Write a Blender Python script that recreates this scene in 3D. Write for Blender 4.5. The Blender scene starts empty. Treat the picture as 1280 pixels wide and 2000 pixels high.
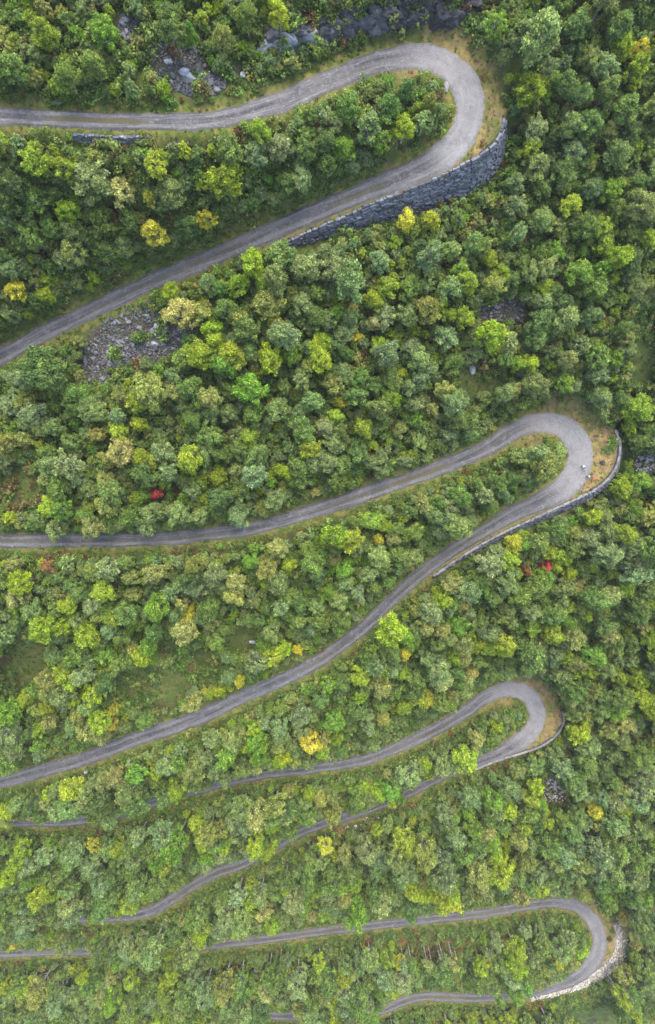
import bpy, bmesh, math, random
import numpy as np
from mathutils import Vector, Matrix, noise as mnoise

random.seed(7)
RNG = np.random.default_rng(7)
SC = bpy.context.scene
COL = SC.collection

# ------------------------------------------------------------------ camera, sky, sun, exposure
CAMZ = 160.0
F = 1333.0                      # focal length in photo pixels (photo 1280 x 2000)
TILT = -math.atan(50.0 / F)     # looks almost straight down, a touch towards the valley
cam_d = bpy.data.cameras.new('camera'); cam = bpy.data.objects.new('camera', cam_d); COL.objects.link(cam)
cam.location = (0, 0, CAMZ); cam.rotation_euler = (TILT, 0, 0)
cam_d.sensor_fit = 'VERTICAL'; cam_d.sensor_height = 24.0; cam_d.lens = 24.0 * F / 2000.0
cam_d.clip_end = 5000; cam_d.clip_start = 0.5
SC.camera = cam

SUN_EL, SUN_AZ = math.radians(60), math.radians(12)      # azimuth clockwise from +Y (uphill)
w = bpy.data.worlds.new('World'); SC.world = w; w.use_nodes = True
nt = w.node_tree; nt.nodes.clear()
sky = nt.nodes.new('ShaderNodeTexSky'); sky.sky_type = 'NISHITA'; sky.sun_disc = False
sky.sun_elevation = SUN_EL; sky.sun_rotation = SUN_AZ
sky.air_density = 1.0; sky.dust_density = 3.0; sky.ozone_density = 0.5
bg = nt.nodes.new('ShaderNodeBackground'); bg.inputs['Strength'].default_value = 0.15
wo = nt.nodes.new('ShaderNodeOutputWorld')
nt.links.new(sky.outputs[0], bg.inputs[0]); nt.links.new(bg.outputs[0], wo.inputs[0])
sl = bpy.data.lights.new('sun', 'SUN'); sl.energy = 1.4; sl.angle = math.radians(48); sl.color = (1, 0.965, 0.91)
so = bpy.data.objects.new('sun', sl); COL.objects.link(so)
sd = Vector((math.sin(SUN_AZ) * math.cos(SUN_EL), math.cos(SUN_AZ) * math.cos(SUN_EL), math.sin(SUN_EL)))
so.rotation_euler = sd.to_track_quat('Z', 'Y').to_euler(); so.location = sd * 400
SC.view_settings.view_transform = 'Standard'; SC.view_settings.look = 'None'
SC.view_settings.exposure = 1.97; SC.view_settings.gamma = 1.0
SC.render.engine = 'CYCLES'
SC.cycles.max_bounces = 6; SC.cycles.diffuse_bounces = 3; SC.cycles.transmission_bounces = 3

CT, ST = math.cos(TILT), math.sin(TILT)
def unproj(px, py, z):
    u, v = (px - 640) / F, (1000 - py) / F
    dy, dz = v * CT + ST, v * ST - CT
    t = (z - CAMZ) / dz
    return u * t, dy * t, z
def proj(x, y, z):
    X, Y, Z = x, y, z - CAMZ
    yc = Y * CT + Z * ST; zc = -Y * ST + Z * CT
    return 640 + F * X / -zc, 1000 - F * yc / -zc, -zc
def sstep(a, b, x):
    t = np.clip((x - a) / (b - a), 0, 1); return t * t * (3 - 2 * t)

# ------------------------------------------------------------------ helpers
def tag(o, label=None, cat=None, group=None, kind=None):
    if label: o['label'] = label
    if cat: o['category'] = cat
    if group: o['group'] = group
    if kind: o['kind'] = kind
    return o
def link(name, me, parent=None, mat=None):
    o = bpy.data.objects.new(name, me); COL.objects.link(o)
    if parent is not None: o.parent = parent
    if mat is not None and me is not None and not me.materials: me.materials.append(mat)
    return o
def np_mesh(name, V, Fq, smooth=False):
    V = np.asarray(V, np.float32); Fq = np.asarray(Fq, np.int32)
    me = bpy.data.meshes.new(name); n = Fq.shape[1]
    me.vertices.add(len(V)); me.vertices.foreach_set('co', V.ravel())
    me.loops.add(Fq.size); me.loops.foreach_set('vertex_index', Fq.ravel())
    me.polygons.add(len(Fq)); me.polygons.foreach_set('loop_start', np.arange(0, Fq.size, n, dtype=np.int32))
    me.polygons.foreach_set('use_smooth', np.full(len(Fq), smooth))
    me.update(calc_edges=True); me.validate()
    return me
def vattr(me, name, arr, kind='FLOAT', dom='POINT'):
    a = me.attributes.new(name, kind, dom)
    key = {'FLOAT': 'value', 'INT': 'value', 'FLOAT_VECTOR': 'vector', 'FLOAT_COLOR': 'color'}[kind]
    a.data.foreach_set(key, np.ascontiguousarray(arr, np.int32 if kind == 'INT' else np.float32).ravel())

class NT:
    def __init__(s, name):
        s.m = bpy.data.materials.new(name); s.m.use_nodes = True; s.t = s.m.node_tree; s.t.nodes.clear()
        s.out = s.t.nodes.new('ShaderNodeOutputMaterial')
    def n(s, typ, **kw):
        nd = s.t.nodes.new('ShaderNode' + typ)
        for k, v in kw.items(): setattr(nd, k, v)
        return nd
    def l(s, a, b): s.t.links.new(a, b)
    def val(s, sock, v):
        if hasattr(v, 'is_linked'): s.l(v, sock)
        else: sock.default_value = v
    def attr(s, name, typ='GEOMETRY', out='Fac'):
        a = s.n('Attribute'); a.attribute_type = typ; a.attribute_name = name; return a.outputs[out]
    def noise(s, vec, scale, detail=4, rough=0.55, dist=0.0):
        t = s.n('TexNoise'); t.inputs['Scale'].default_value = scale; t.inputs['Detail'].default_value = detail
        t.inputs['Roughness'].default_value = rough; t.inputs['Distortion'].default_value = dist
        if vec is not None: s.l(vec, t.inputs['Vector'])
        return t.outputs['Fac']
    def ramp(s, fac, a, b):
        r = s.n('MapRange'); r.interpolation_type = 'SMOOTHSTEP'
        r.inputs[1].default_value = a; r.inputs[2].default_value = b
        s.l(fac, r.inputs[0]); return r.outputs[0]
    def mix(s, fac, a, b, mode='MIX'):
        m = s.n('Mix'); m.data_type = 'RGBA'; m.blend_type = mode
        s.val(m.inputs[0], fac)
        for sk, v in ((m.inputs[6], a), (m.inputs[7], b)):
            if isinstance(v, tuple): sk.default_value = (*v, 1) if len(v) == 3 else v
            else: s.l(v, sk)
        return m.outputs[2]
    def math(s, op, a, b=0.0):
        m = s.n('Math'); m.operation = op; s.val(m.inputs[0], a); s.val(m.inputs[1], b); return m.outputs[0]
    def bump(s, h, strength, dist=0.1):
        b = s.n('Bump'); b.inputs['Strength'].default_value = strength; b.inputs['Distance'].default_value = dist
        s.l(h, b.inputs['Height']); return b.outputs[0]
    def pbr(s, col, rough=0.85, normal=None, spec=0.2):
        p = s.n('BsdfPrincipled'); s.val(p.inputs['Base Color'], (*col, 1) if isinstance(col, tuple) else col)
        s.val(p.inputs['Roughness'], rough); p.inputs['Specular IOR Level'].default_value = spec
        if normal is not None: s.l(normal, p.inputs['Normal'])
        return p.outputs[0]
    def done(s, sh): s.l(sh, s.out.inputs[0]); return s.m

def plain(name, col, rough=0.7, spec=0.3, vary=0.25, scale=8.0):
    t = NT(name); tc = t.n('TexCoord'); f = t.noise(tc.outputs['Object'], scale, 3)
    c = t.mix(f, tuple(c * (1 - vary) for c in col), tuple(min(1, c * (1 + vary)) for c in col))
    return t.done(t.pbr(c, rough, None, spec))

# ------------------------------------------------------------------ the road: pixel centreline, distance below camera, width, how far trees leave it in view
#        px    py    depth wpx  vis
ROAD = [(-330, 232, 95.0, 40, 1), (-150, 226, 97.0, 40, 1), (0, 226, 99.5, 40, 1), (100, 231, 101, 38, 1), (200, 235, 102.3, 37, 1), (350, 238, 104.3, 38, 1),
        (450, 227, 105.7, 41, 1), (550, 197, 107, 45, 1), (640, 160, 108.4, 48, 1), (715, 127, 109.6, 50, 1), (790, 110, 110.6, 54, 1),
        (848, 114, 111.3, 60, 1), (892, 142, 112, 62, 1), (914, 180, 112.6, 62, 1), (917, 218, 113.2, 58, 1), (905, 262, 113.9, 62, 1),
        (873, 298, 114.6, 62, 1), (825, 328, 115.4, 56, 1), (740, 364, 116.6, 47, 1), (640, 405, 118.2, 43, 1), (500, 465, 120.4, 40, 1),
        (400, 508, 122, 39, 1), (300, 549, 123.6, 38, 1), (150, 620, 126, 38, 1), (0, 697, 128.6, 37, 1), (-130, 768, 130.5, 36, 1),
        (-215, 840, 131.6, 40, 1), (-235, 920, 132.6, 42, 1), (-185, 1000, 133.6, 38, 1), (-95, 1046, 134.6, 30, 1),
        (0, 1056, 135.8, 29, .9), (150, 1056, 137.4, 29, 0.5), (300, 1053, 139, 30, 0.45), (400, 1045, 140, 31, 0.45), (500, 1030, 141.2, 32, 0.5),
        (640, 990, 143, 33, 0.75), (740, 956, 144.3, 33, 1), (840, 921, 145.6, 34, 1), (940, 880, 147, 38, 1), (990, 850, 147.7, 42, 1),
        (1040, 827, 148.4, 43, 1), (1085, 828, 149, 48, 1), (1118, 850, 149.6, 54, 1), (1134, 885, 150.2, 56, 1), (1126, 922, 150.8, 58, 1),
        (1098, 955, 151.5, 54, 1), (1050, 983, 152.2, 44, 1), (1000, 1006, 153, 36, 1), (925, 1050, 154.2, 30, 1), (860, 1093, 155.2, 29, 1),
        (810, 1132, 156, 29, 1), (760, 1178, 157, 29, 1), (700, 1235, 158.3, 30, 1), (640, 1279, 159.5, 30, 1), (575, 1317, 160.6, 31, 1),
        (500, 1350, 161.8, 31, 1), (375, 1407, 163.7, 34, 1), (275, 1441, 165.2, 32, .9), (175, 1478, 166.7, 32, 1), (90, 1504, 168, 32, 1),
        (0, 1528, 169.4, 31, 1), (-90, 1548, 170.8, 30, 1), (-170, 1566, 172, 30, 1), (-205, 1590, 172.8, 30, .5), (-165, 1610, 173.5, 27, .3),
        (-80, 1612, 174.4, 25, .2),
        (0, 1607, 175.4, 24, 0.3), (125, 1604, 177, 24, 0.25), (220, 1592, 178.2, 24, 0.12), (325, 1560, 179.4, 24, 0.2), (425, 1532, 180.6, 21, 0.3),
        (510, 1514, 181.6, 21, 0.35), (600, 1503, 182.6, 22, 0.5), (690, 1489, 183.6, 23, 0.8), (740, 1475, 184.2, 27, 1), (815, 1443, 185.2, 28, 1),
        (865, 1418, 185.8, 28, 1), (915, 1386, 186.5, 30, 1), (950, 1361, 187, 31, 1), (985, 1347, 187.5, 34, 1), (1015, 1348, 188, 38, 1),
        (1040, 1366, 188.6, 39, 1), (1051, 1395, 189.1, 39, 1), (1042, 1424, 189.7, 41, 1), (1014, 1450, 190.2, 41, 1), (975, 1472, 190.8, 32, .9),
        (930, 1490, 191.4, 26, .4), (870, 1513, 192.2, 24, 0.25), (810, 1543, 193.1, 23, 0.2), (740, 1573, 194, 23, 0.3), (690, 1590, 194.6, 23, 0.35), (640, 1606, 195.2, 23, 0.35),
        (580, 1629, 196, 23, 0.3), (530, 1657, 196.7, 23, 0.12), (475, 1688, 197.4, 23, 0.5), (425, 1705, 198, 24, 1), (375, 1731, 198.7, 24, 1),
        (325, 1764, 199.5, 24, 1), (285, 1783, 200.1, 23, .8), (225, 1793, 200.8, 22, 0.3), (115, 1794, 202, 22, 0.15), (0, 1796, 203.2, 22, 0),
        (-90, 1800, 204.2, 22, 0), (-160, 1812, 205, 24, 0), (-185, 1836, 205.8, 26, 0), (-150, 1858, 206.6, 24, 0), (-70, 1862, 207.4, 22, .2),
        (0, 1862, 208.1, 22, .35), (125, 1858, 209.3, 22, .3), (250, 1855, 210.4, 22, 0), (350, 1852, 211.2, 22, .05), (450, 1842, 212.1, 22, .6),
        (540, 1832, 213, 22, 1), (640, 1818, 213.9, 21, 1), (740, 1807, 214.8, 21, .9), (840, 1795, 215.7, 22, 0.75), (940, 1785, 216.6, 23, 0.75),
        (1040, 1767, 217.6, 24, 0.8), (1090, 1764, 218, 26, 1), (1130, 1773, 218.5, 29, 1), (1158, 1797, 218.9, 32, 1), (1171, 1828, 219.4, 32, 1),
        (1170, 1855, 219.8, 33, 1), (1158, 1881, 220.2, 35, 1), (1134, 1904, 220.7, 33, 1), (1098, 1922, 221.1, 29, .3), (1050, 1938, 221.7, 24, .1),
        (1000, 1946, 222.2, 22, .2), (940, 1950, 222.8, 22, .9), (880, 1948, 223.4, 22, .9), (820, 1948, 224, 23, .9), (780, 1960, 224.5, 23, .8),
        (745, 1974, 224.9, 23, .3), (690, 1984, 225.5, 22, 0), (500, 1984, 227.5, 22, 0), (250, 1977, 230, 22, 0), (0, 1990, 232.4, 22, 0), (-150, 2005, 233.8, 22, 0)]
def catmull(P, step):
    P = np.asarray(P, float); out = []
    for i in range(len(P) - 1):
        p0, p1, p2, p3 = P[max(i - 1, 0)], P[i], P[i + 1], P[min(i + 2, len(P) - 1)]
        n = max(2, int(np.hypot(*(p2 - p1)[:2]) / step))
        for k in range(n):
            t = k / n
            q = 0.5 * (2 * p1 + (p2 - p0) * t + (2 * p0 - 5 * p1 + 4 * p2 - p3) * t * t + (3 * p1 - p0 - 3 * p2 + p3) * t ** 3)
            q[3:] = p1[3:] * (1 - t) + p2[3:] * t
            out.append(q)
    out.append(P[-1]); return np.array(out)
RP = catmull(ROAD, 5.0)                                   # px, py, depth, wpx, vis
_rz = CAMZ - RP[:, 2]
RX, RY, _ = unproj(RP[:, 0], RP[:, 1], _rz)
RZ = _rz.copy()
RW = RP[:, 3] * RP[:, 2] / F                              # width in metres
RS = np.concatenate([[0], np.cumsum(np.hypot(np.diff(RX), np.diff(RY)))])
tx, ty = np.gradient(RX), np.gradient(RY); tl = np.hypot(tx, ty); tx, ty = tx / tl, ty / tl
curv = np.abs(np.gradient(np.unwrap(np.arctan2(ty, tx)))) / np.maximum(np.gradient(RS), 1e-3)
ker = np.ones(25) / 25; curv = np.convolve(curv, ker, 'same')

# ------------------------------------------------------------------ walls and cliff lines (pixel points, height)
def road_near(px, py, lo, hi):
    d = np.hypot(RP[lo:hi, 0] - px, RP[lo:hi, 1] - py); return lo + int(d.argmin())
def ridx(px, py): return road_near(px, py, 0, len(RP))
class Line:
    def __init__(s, pts, batter, dz=0.0, up=False):
        s.pts = np.asarray(pts, float); P = catmull([(a, b, 0, h) for a, b, h in pts], 4.0)
        X, Y, Z, H = [], [], [], []
        for px, py, _, h in P:
            z = RZ[ridx(px, py)] + dz
            x, y, z = unproj(px, py, z); X.append(x); Y.append(y); Z.append(z); H.append(h)
        s.X, s.Y, s.H = np.array(X), np.array(Y), np.array(H)
        s.Z = np.convolve(np.pad(Z, 6, mode='edge'), np.ones(13) / 13, 'valid')
        tx, ty = np.gradient(s.X), np.gradient(s.Y); l = np.hypot(tx, ty)
        s.tx, s.ty = tx / l, ty / l
        s.nx, s.ny = -s.ty, s.tx                          # left of travel = outward
        s.S = np.concatenate([[0], np.cumsum(np.hypot(np.diff(s.X), np.diff(s.Y)))]); s.b = batter
    def at(s, q):
        f = lambda A: float(np.interp(q, s.S, A))
        return f(s.X), f(s.Y), f(s.Z), f(s.H), f(s.nx), f(s.ny)
    def local(s, x, y):
        d2 = (s.X[None] - x[:, None]) ** 2 + (s.Y[None] - y[:, None]) ** 2
        k = d2.argmin(1); dx, dy = x - s.X[k], y - s.Y[k]
        return k, dx * s.nx[k] + dy * s.ny[k], dx * s.tx[k] + dy * s.ty[k]
# travel directions chosen so that 'left of travel' is the downhill, outer side (uphill for the cliff)
W1 = Line([(988, 226, 5.5), (981, 255, 7.5), (961, 286, 8.6), (920, 313, 8.8), (855, 345, 7.6), (790, 373, 6.6), (725, 398, 5.4), (690, 415, 4.8), (640, 436, 3.9), (595, 456, 3.0), (558, 474, 1.8)], 0.30, -0.1)
W2 = Line([(1203, 838, 2.5), (1212, 868, 3.4), (1209, 900, 4.2), (1194, 930, 4.6), (1168, 954, 4.6), (1128, 975, 4.2), (1080, 997, 3.8), (1030, 1020, 3.4), (985, 1041, 2.8), (935, 1068, 2.3), (890, 1096, 1.9), (850, 1124, 1.3)], 0.5, -0.05)
W3 = Line([(1099, 1386, 1.6), (1103, 1408, 2.4), (1090, 1434, 2.8), (1060, 1457, 2.8), (1020, 1472, 2.6), (985, 1482, 2.2), (958, 1492, 1.6), (930, 1503, 1.0)], 0.30, 0.0)
W4 = Line([(1200, 1806, 1.2), (1205, 1835, 2.4), (1198, 1864, 3.3), (1178, 1887, 3.5), (1148, 1908, 3.2), (1110, 1925, 2.4), (1070, 1939, 1.8), (1035, 1949, 1.2)], 1.9, -0.05)
W0 = Line([(292, 268, 1.0), (250, 267, 1.5), (205, 266, 1.9), (170, 264, 2.2), (140, 262, 1.5)], 0.25, -0.1)
WALLS = [W1, W2, W3, W4, W0]
CLIFF = Line([(512, 112, 2.0), (560, 100, 3.4), (620, 88, 3.6), (680, 74, 4.0), (760, 56, 4.4), (850, 48, 4.0), (920, 46, 2.6)], 0.28, 0.15)

# ------------------------------------------------------------------ terrain
GX0, GX1, GY0, GY1, GS = -150.0, 150.0, -205.0, 118.0, 0.8
gx = np.arange(GX0, GX1 + .01, GS); gy = np.arange(GY0, GY1 + .01, GS)
NX, NY = len(gx), len(gy)
XX, YY = np.meshgrid(gx, gy)
fx, fy = XX.ravel(), YY.ravel()
A = np.c_[np.ones_like(RX), RX, RY]; pl = np.linalg.lstsq(A, RZ, rcond=None)[0]
plane = lambda x, y: pl[0] + pl[1] * x + pl[2] * y
DR = np.empty(len(fx), np.float32); KR = np.empty(len(fx), np.int32)
_px, _py, _rzx = RX.astype(np.float32), RY.astype(np.float32), None
for i in range(0, len(fx), 8000):
    d2 = (fx[i:i + 8000, None].astype(np.float32) - _px) ** 2 + (fy[i:i + 8000, None].astype(np.float32) - _py) ** 2
    k = d2.argmin(1); KR[i:i + 8000] = k; DR[i:i + 8000] = np.sqrt(d2[np.arange(len(k)), k])
EDGE = DR - RW[KR] / 2                                    # metres from road edge
Z = plane(fx, fy); fixed = np.zeros(len(fx), bool)
ix = np.arange(len(fx)) % NX; iy = np.arange(len(fx)) // NX
fixed |= (ix == 0) | (ix == NX - 1) | (iy == 0) | (iy == NY - 1)
m = EDGE < 1.0; Z[m] = RZ[KR[m]] - 0.12; fixed |= m
for W in WALLS:
    near = (fx > W.X.min() - 9) & (fx < W.X.max() + 9) & (fy > W.Y.min() - 9) & (fy < W.Y.max() + 9)
    I = np.where(near)[0]; k, e, t = W.local(fx[I], fy[I]); ok = np.abs(t) < 1.2
    I, k, e = I[ok], k[ok], e[ok]; h = W.H[k]; zt = W.Z[k]
    outw = ((fx[I] - RX[KR[I]]) * W.nx[k] + (fy[I] - RY[KR[I]]) * W.ny[k]) > 0
    a = (e < 0.1) & (EDGE[I] > 0.6) & (e > -9) & outw; Z[I[a]] = np.minimum(zt[a], RZ[KR[I[a]]]) - 0.1; fixed[I[a]] = True
    a = (e >= 0.1) & (e < W.b * h + 0.2); Z[I[a]] = zt[a] - np.minimum(e[a] / W.b + 0.6, h[a]); fixed[I[a]] = True
    a = (e >= W.b * h + 0.2) & (e < W.b * h + 2.0); Z[I[a]] = zt[a] - h[a] - (e[a] - W.b * h[a]) * 0.25; fixed[I[a]] = True
W = CLIFF
near = (fx > W.X.min() - 6) & (fx < W.X.max() + 6) & (fy > W.Y.min() - 8) & (fy < W.Y.max() + 8)
I = np.where(near)[0]; k, e, t = W.local(fx[I], fy[I]); e = -e if W.ny.mean() < 0 else e   # uphill positive
ok = np.abs(t) < 1.2; I, k, e = I[ok], k[ok], e[ok]; h = W.H[k]
a = (e > 0) & (e < 1.2); Z[I[a]] = W.Z[k[a]] + h[a] * e[a] / 1.2; fixed[I[a]] = True
a = (e >= 1.2) & (e < 3.0); Z[I[a]] = W.Z[k[a]] + h[a] + (e[a] - 1.2) * 0.4; fixed[I[a]] = True
Zg = Z.reshape(NY, NX); Fg = fixed.reshape(NY, NX)
par = (np.add.outer(np.arange(NY), np.arange(NX)) % 2)[1:-1, 1:-1]
free = ~Fg[1:-1, 1:-1]
for it in range(500):
    om = 1.0 if it < 5 else 1.93
    for p in (0, 1):
        r = 0.25 * (Zg[:-2, 1:-1] + Zg[2:, 1:-1] + Zg[1:-1, :-2] + Zg[1:-1, 2:]) - Zg[1:-1, 1:-1]
        Zg[1:-1, 1:-1] += np.where(free & (par == p), om * r, 0)
# distance to anything fixed, roughly, then rough ground away from it
dfix = np.where(Fg, 0.0, 99.0)
for it in range(12):
    for sl_ in ((slice(1, None), slice(None), slice(None, -1), slice(None)), (slice(None, -1), slice(None), slice(1, None), slice(None)),
                (slice(None), slice(1, None), slice(None), slice(None, -1)), (slice(None), slice(None, -1), slice(None), slice(1, None))):
        dfix[sl_[0], sl_[1]] = np.minimum(dfix[sl_[0], sl_[1]], dfix[sl_[2], sl_[3]] + GS)
def vnoise(x, y, sc, seed):
    """smooth value noise on a lattice"""
    g = np.random.default_rng(seed).uniform(-1, 1, (512, 512))
    u, v = x / sc + 211.3, y / sc + 187.7; i, j = np.floor(u).astype(int), np.floor(v).astype(int)
    a, b = u - i, v - j; a = a * a * (3 - 2 * a); b = b * b * (3 - 2 * b)
    G = lambda p, q: g[q % 512, p % 512]
    return (G(i, j) * (1 - a) + G(i + 1, j) * a) * (1 - b) + (G(i, j + 1) * (1 - a) + G(i + 1, j + 1) * a) * b
rough = vnoise(XX, YY, 9, 1) * 0.9 + vnoise(XX, YY, 3.6, 2) * 0.45 + vnoise(XX, YY, 1.7, 3) * 0.2
Zg += rough * sstep(0.5, 5.0, dfix) + vnoise(XX, YY, 1.9, 4) * 0.12 * sstep(0, .8, EDGE.reshape(NY, NX))
def ground(x, y):
    u = np.clip((np.asarray(x, float) - GX0) / GS, 0, NX - 1.001); v = np.clip((np.asarray(y, float) - GY0) / GS, 0, NY - 1.001)
    i, j = u.astype(int), v.astype(int); a, b = u - i, v - j
    return (Zg[j, i] * (1 - a) + Zg[j, i + 1] * a) * (1 - b) + (Zg[j + 1, i] * (1 - a) + Zg[j + 1, i + 1] * a) * b
EG = EDGE.reshape(NY, NX); KG = KR.reshape(NY, NX)
def gridv(Gd, x, y):
    i = np.clip(np.rint((np.asarray(x) - GX0) / GS).astype(int), 0, NX - 1); j = np.clip(np.rint((np.asarray(y) - GY0) / GS).astype(int), 0, NY - 1)
    return Gd[j, i]
def drop(px, py, hgt=0.0):
    """the ground point seen at a pixel (hgt metres above ground)"""
    z = 0.0
    x, y, _ = unproj(px, py, CAMZ - RP[ridx(px, py), 2])
    for _ in range(14):
        z = z * 0.4 + 0.6 * (float(ground(x, y)) + hgt) if _ else float(ground(x, y)) + hgt
        x, y, _z = unproj(px, py, z)
    return x, y, float(ground(x, y))

# masks in photo space: (px, py, rx, ry)
SCREE = [(345, 118, 62, 72), (395, 165, 50, 26), (270, 655, 112, 62), (215, 715, 60, 46), (980, 612, 58, 34), (1084, 1540, 34, 30), (1262, 905, 30, 26), (470, 140, 32, 14), (250, 60, 30, 34)]
CLEAR = [(300, 1340, 78, 46), (390, 1300, 60, 40), (55, 1285, 52, 60), (930, 740, 66, 34), (1138, 1955, 56, 20), (548, 1985, 34, 16), (40, 960, 52, 46), (470, 1250, 40, 24), (345, 1260, 40, 18), (1262, 690, 14, 90), (855, 1842, 90, 12)]
RUST = [(660, 1600, 70, 22), (780, 1560, 50, 18), (840, 1850, 80, 26), (130, 1090, 60, 16), (840, 260, 40, 26), (980, 640, 60, 50), (1000, 1835, 40, 20), (640, 240, 40, 20), (60, 950, 60, 50), (870, 440, 90, 40)]
def inmask(M, px, py, grow=0.0):
    r = np.zeros(np.shape(px))
    for a, b, rx, ry in M:
        d = np.sqrt(((px - a) / (rx + grow)) ** 2 + ((py - b) / (ry + grow)) ** 2)
        r = np.maximum(r, 1 - sstep(0.7, 1.15, d))
    return r
gpx, gpy, _ = proj(XX, YY, Zg)
M_scree = inmask(SCREE, gpx, gpy); M_clear = inmask(CLEAR, gpx, gpy)
_k, _e, _t = CLIFF.local(fx, fy); M_scree = np.maximum(M_scree, ((np.abs(_t) < 1.2) & (_e > -.3) & (_e < 2.2)).reshape(NY, NX) * 1.0); M_rust = inmask(RUST, gpx, gpy)
# side of the road: positive = downhill, outer side
side = (XX - RX[KG]) * ty[KG] - (YY - RY[KG]) * tx[KG]
downh = sstep(-1, 1, (YY - RY[KG]) * -1)
# outer verge between road and retaining wall
M_fill = np.zeros_like(Zg)
for W in WALLS[:4]:
    k, e, t = W.local(fx, fy); v = ((e < 0.3) & (e > -9) & (np.abs(t) < 1.5) & ((fx - RX[KR]) * W.nx[k] + (fy - RY[KR]) * W.ny[k] > 0)).reshape(NY, NX) & (EG > -0.5) & (EG < 8.5)
    M_fill = np.maximum(M_fill, v.astype(float))
for _ in range(2): M_fill[1:-1, 1:-1] = (M_fill[:-2, 1:-1] + M_fill[2:, 1:-1] + M_fill[1:-1, :-2] + M_fill[1:-1, 2:] + 2 * M_fill[1:-1, 1:-1]) / 6
# the grassed shoulders beyond wall ends on the outside of each bend
oc = sstep(0.03, 0.07, curv)[KG] * ((XX - RX[KG]) > 0) * (1 - sstep(2.0, 4.5, EG)); M_fill = np.maximum(M_fill, 0.8 * oc)
M_verge = 1 - sstep(0.6, 2.6, EG + vnoise(XX, YY, 3, 9) * 0.8)

V = np.c_[XX.ravel(), YY.ravel(), Zg.ravel()]
idx = np.arange(NX * NY).reshape(NY, NX)
Q = np.stack([idx[:-1, :-1], idx[:-1, 1:], idx[1:, 1:], idx[1:, :-1]], -1).reshape(-1, 4)
# outer skirt that carries the slope on past the edge of the photograph
far = 900.0
ring = np.concatenate([idx[0, :], idx[1:, -1], idx[-1, -2::-1], idx[-2:0:-1, 0]])
rv = V[ring]; cx, cy = 0.0, (GY0 + GY1) / 2
k = 3.0; ov = np.c_[cx + (rv[:, 0] - cx) * k, cy + (rv[:, 1] - cy) * k, np.zeros(len(rv))]
ov[:, 2] = plane(ov[:, 0] * 0.6, np.clip(ov[:, 1], -420, 420))
base = len(V); n = len(ring); oi = base + np.arange(n)
Q2 = np.stack([ring, oi, np.roll(oi, -1), np.roll(ring, -1)], -1)
me = np_mesh('ground', np.r_[V, ov], np.r_[Q, Q2], True)
pad = lambda a: np.r_[a.ravel(), np.zeros(n)]
vattr(me, 'verge', pad(M_verge)); vattr(me, 'fill', pad(M_fill)); vattr(me, 'scree', pad(M_scree)); vattr(me, 'clear', pad(M_clear)); vattr(me, 'rust', pad(M_rust))
t = NT('hillside soil and moss'); tc = t.n('TexCoord'); P = tc.outputs['Object']
n1, n2, n3 = t.noise(P, .16, 5), t.noise(P, .7, 5, .65), t.noise(P, 2.6, 4, .7)
n4 = t.noise(P, .33, 4, .6, 1.0)
moss = t.mix(t.ramp(n2, .35, .65), (.052, .078, .020), (.10, .125, .032))
soil = t.mix(n3, (.028, .020, .013), (.075, .052, .034))
c = t.mix(t.ramp(n4, .50, .68), moss, soil)
rusty = t.mix(n3, (.10, .032, .018), (.16, .075, .03))
c = t.mix(t.math('MULTIPLY', t.attr('rust'), t.ramp(n2, .42, .6)), c, rusty)
clr = t.mix(t.ramp(n2, .38, .72), (.060, .090, .020), (.125, .115, .036))
c = t.mix(t.attr('clear'), c, clr)
scr = t.mix(t.ramp(n3, .35, .7), (.030, .026, .020), (.105, .095, .078))
c = t.mix(t.math('MULTIPLY', t.attr('scree'), t.ramp(n2, .3, .5)), c, scr)
vg = t.mix(t.ramp(n2, .38, .66), (.055, .082, .016), (.15, .13, .04))
vg = t.mix(t.ramp(n4, .55, .75), vg, (.10, .075, .045))
c = t.mix(t.attr('verge'), c, vg)
fl = t.mix(t.ramp(n2, .40, .62), (.225, .165, .062), (.135, .098, .055))
fl = t.mix(t.ramp(n4, .47, .62), fl, (.085, .100, .026))
fl = t.mix(t.ramp(n3, .62, .8), fl, (.33, .27, .19))
c = t.mix(t.attr('fill'), c, fl)
MAT_GROUND = t.done(t.pbr(c, .95, t.bump(n3, .6, .25), .05))
g = link('ground', me, None, MAT_GROUND); tag(g, 'mossy brown and green mountainside soil under the wood', 'ground', kind='structure')

# ------------------------------------------------------------------ road surface
CR = 11
uu = np.linspace(-1, 1, CR)
jl = vnoise(RS, RS * 0, 4.3, 21) * .30 + vnoise(RS, RS * 0, .9, 22) * .2; jr = vnoise(RS, RS * 0, 4.1, 23) * .30 + vnoise(RS, RS * 0, .8, 24) * .2
nxr, nyr = ty, -tx
rv = []; 
for j, u in enumerate(uu):
    hw = RW / 2 + np.where(u < 0, jl, jr) * abs(u)
    zz = RZ + 0.05 * (1 - u * u) + vnoise(RS, RS * 0 + j * 3.3, 3.0, 30) * .02 - (0.30 if abs(u) == 1 else 0) + (.03 if abs(abs(u) - .8) < .05 else 0)
    rv.append(np.c_[RX + nxr * u * hw, RY + nyr * u * hw, zz])
rv = np.stack(rv, 1); nr = len(RX); ri = np.arange(nr * CR).reshape(nr, CR)
Qr = np.stack([ri[:-1, :-1], ri[:-1, 1:], ri[1:, 1:], ri[1:, :-1]], -1).reshape(-1, 4)[:, ::-1]
rme = np_mesh('road', rv.reshape(-1, 3), Qr, True)
vattr(rme, 'across', np.tile(uu, nr)); vattr(rme, 'along', np.repeat(RS, CR))
bend = sstep(0.035, 0.09, curv)
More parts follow.
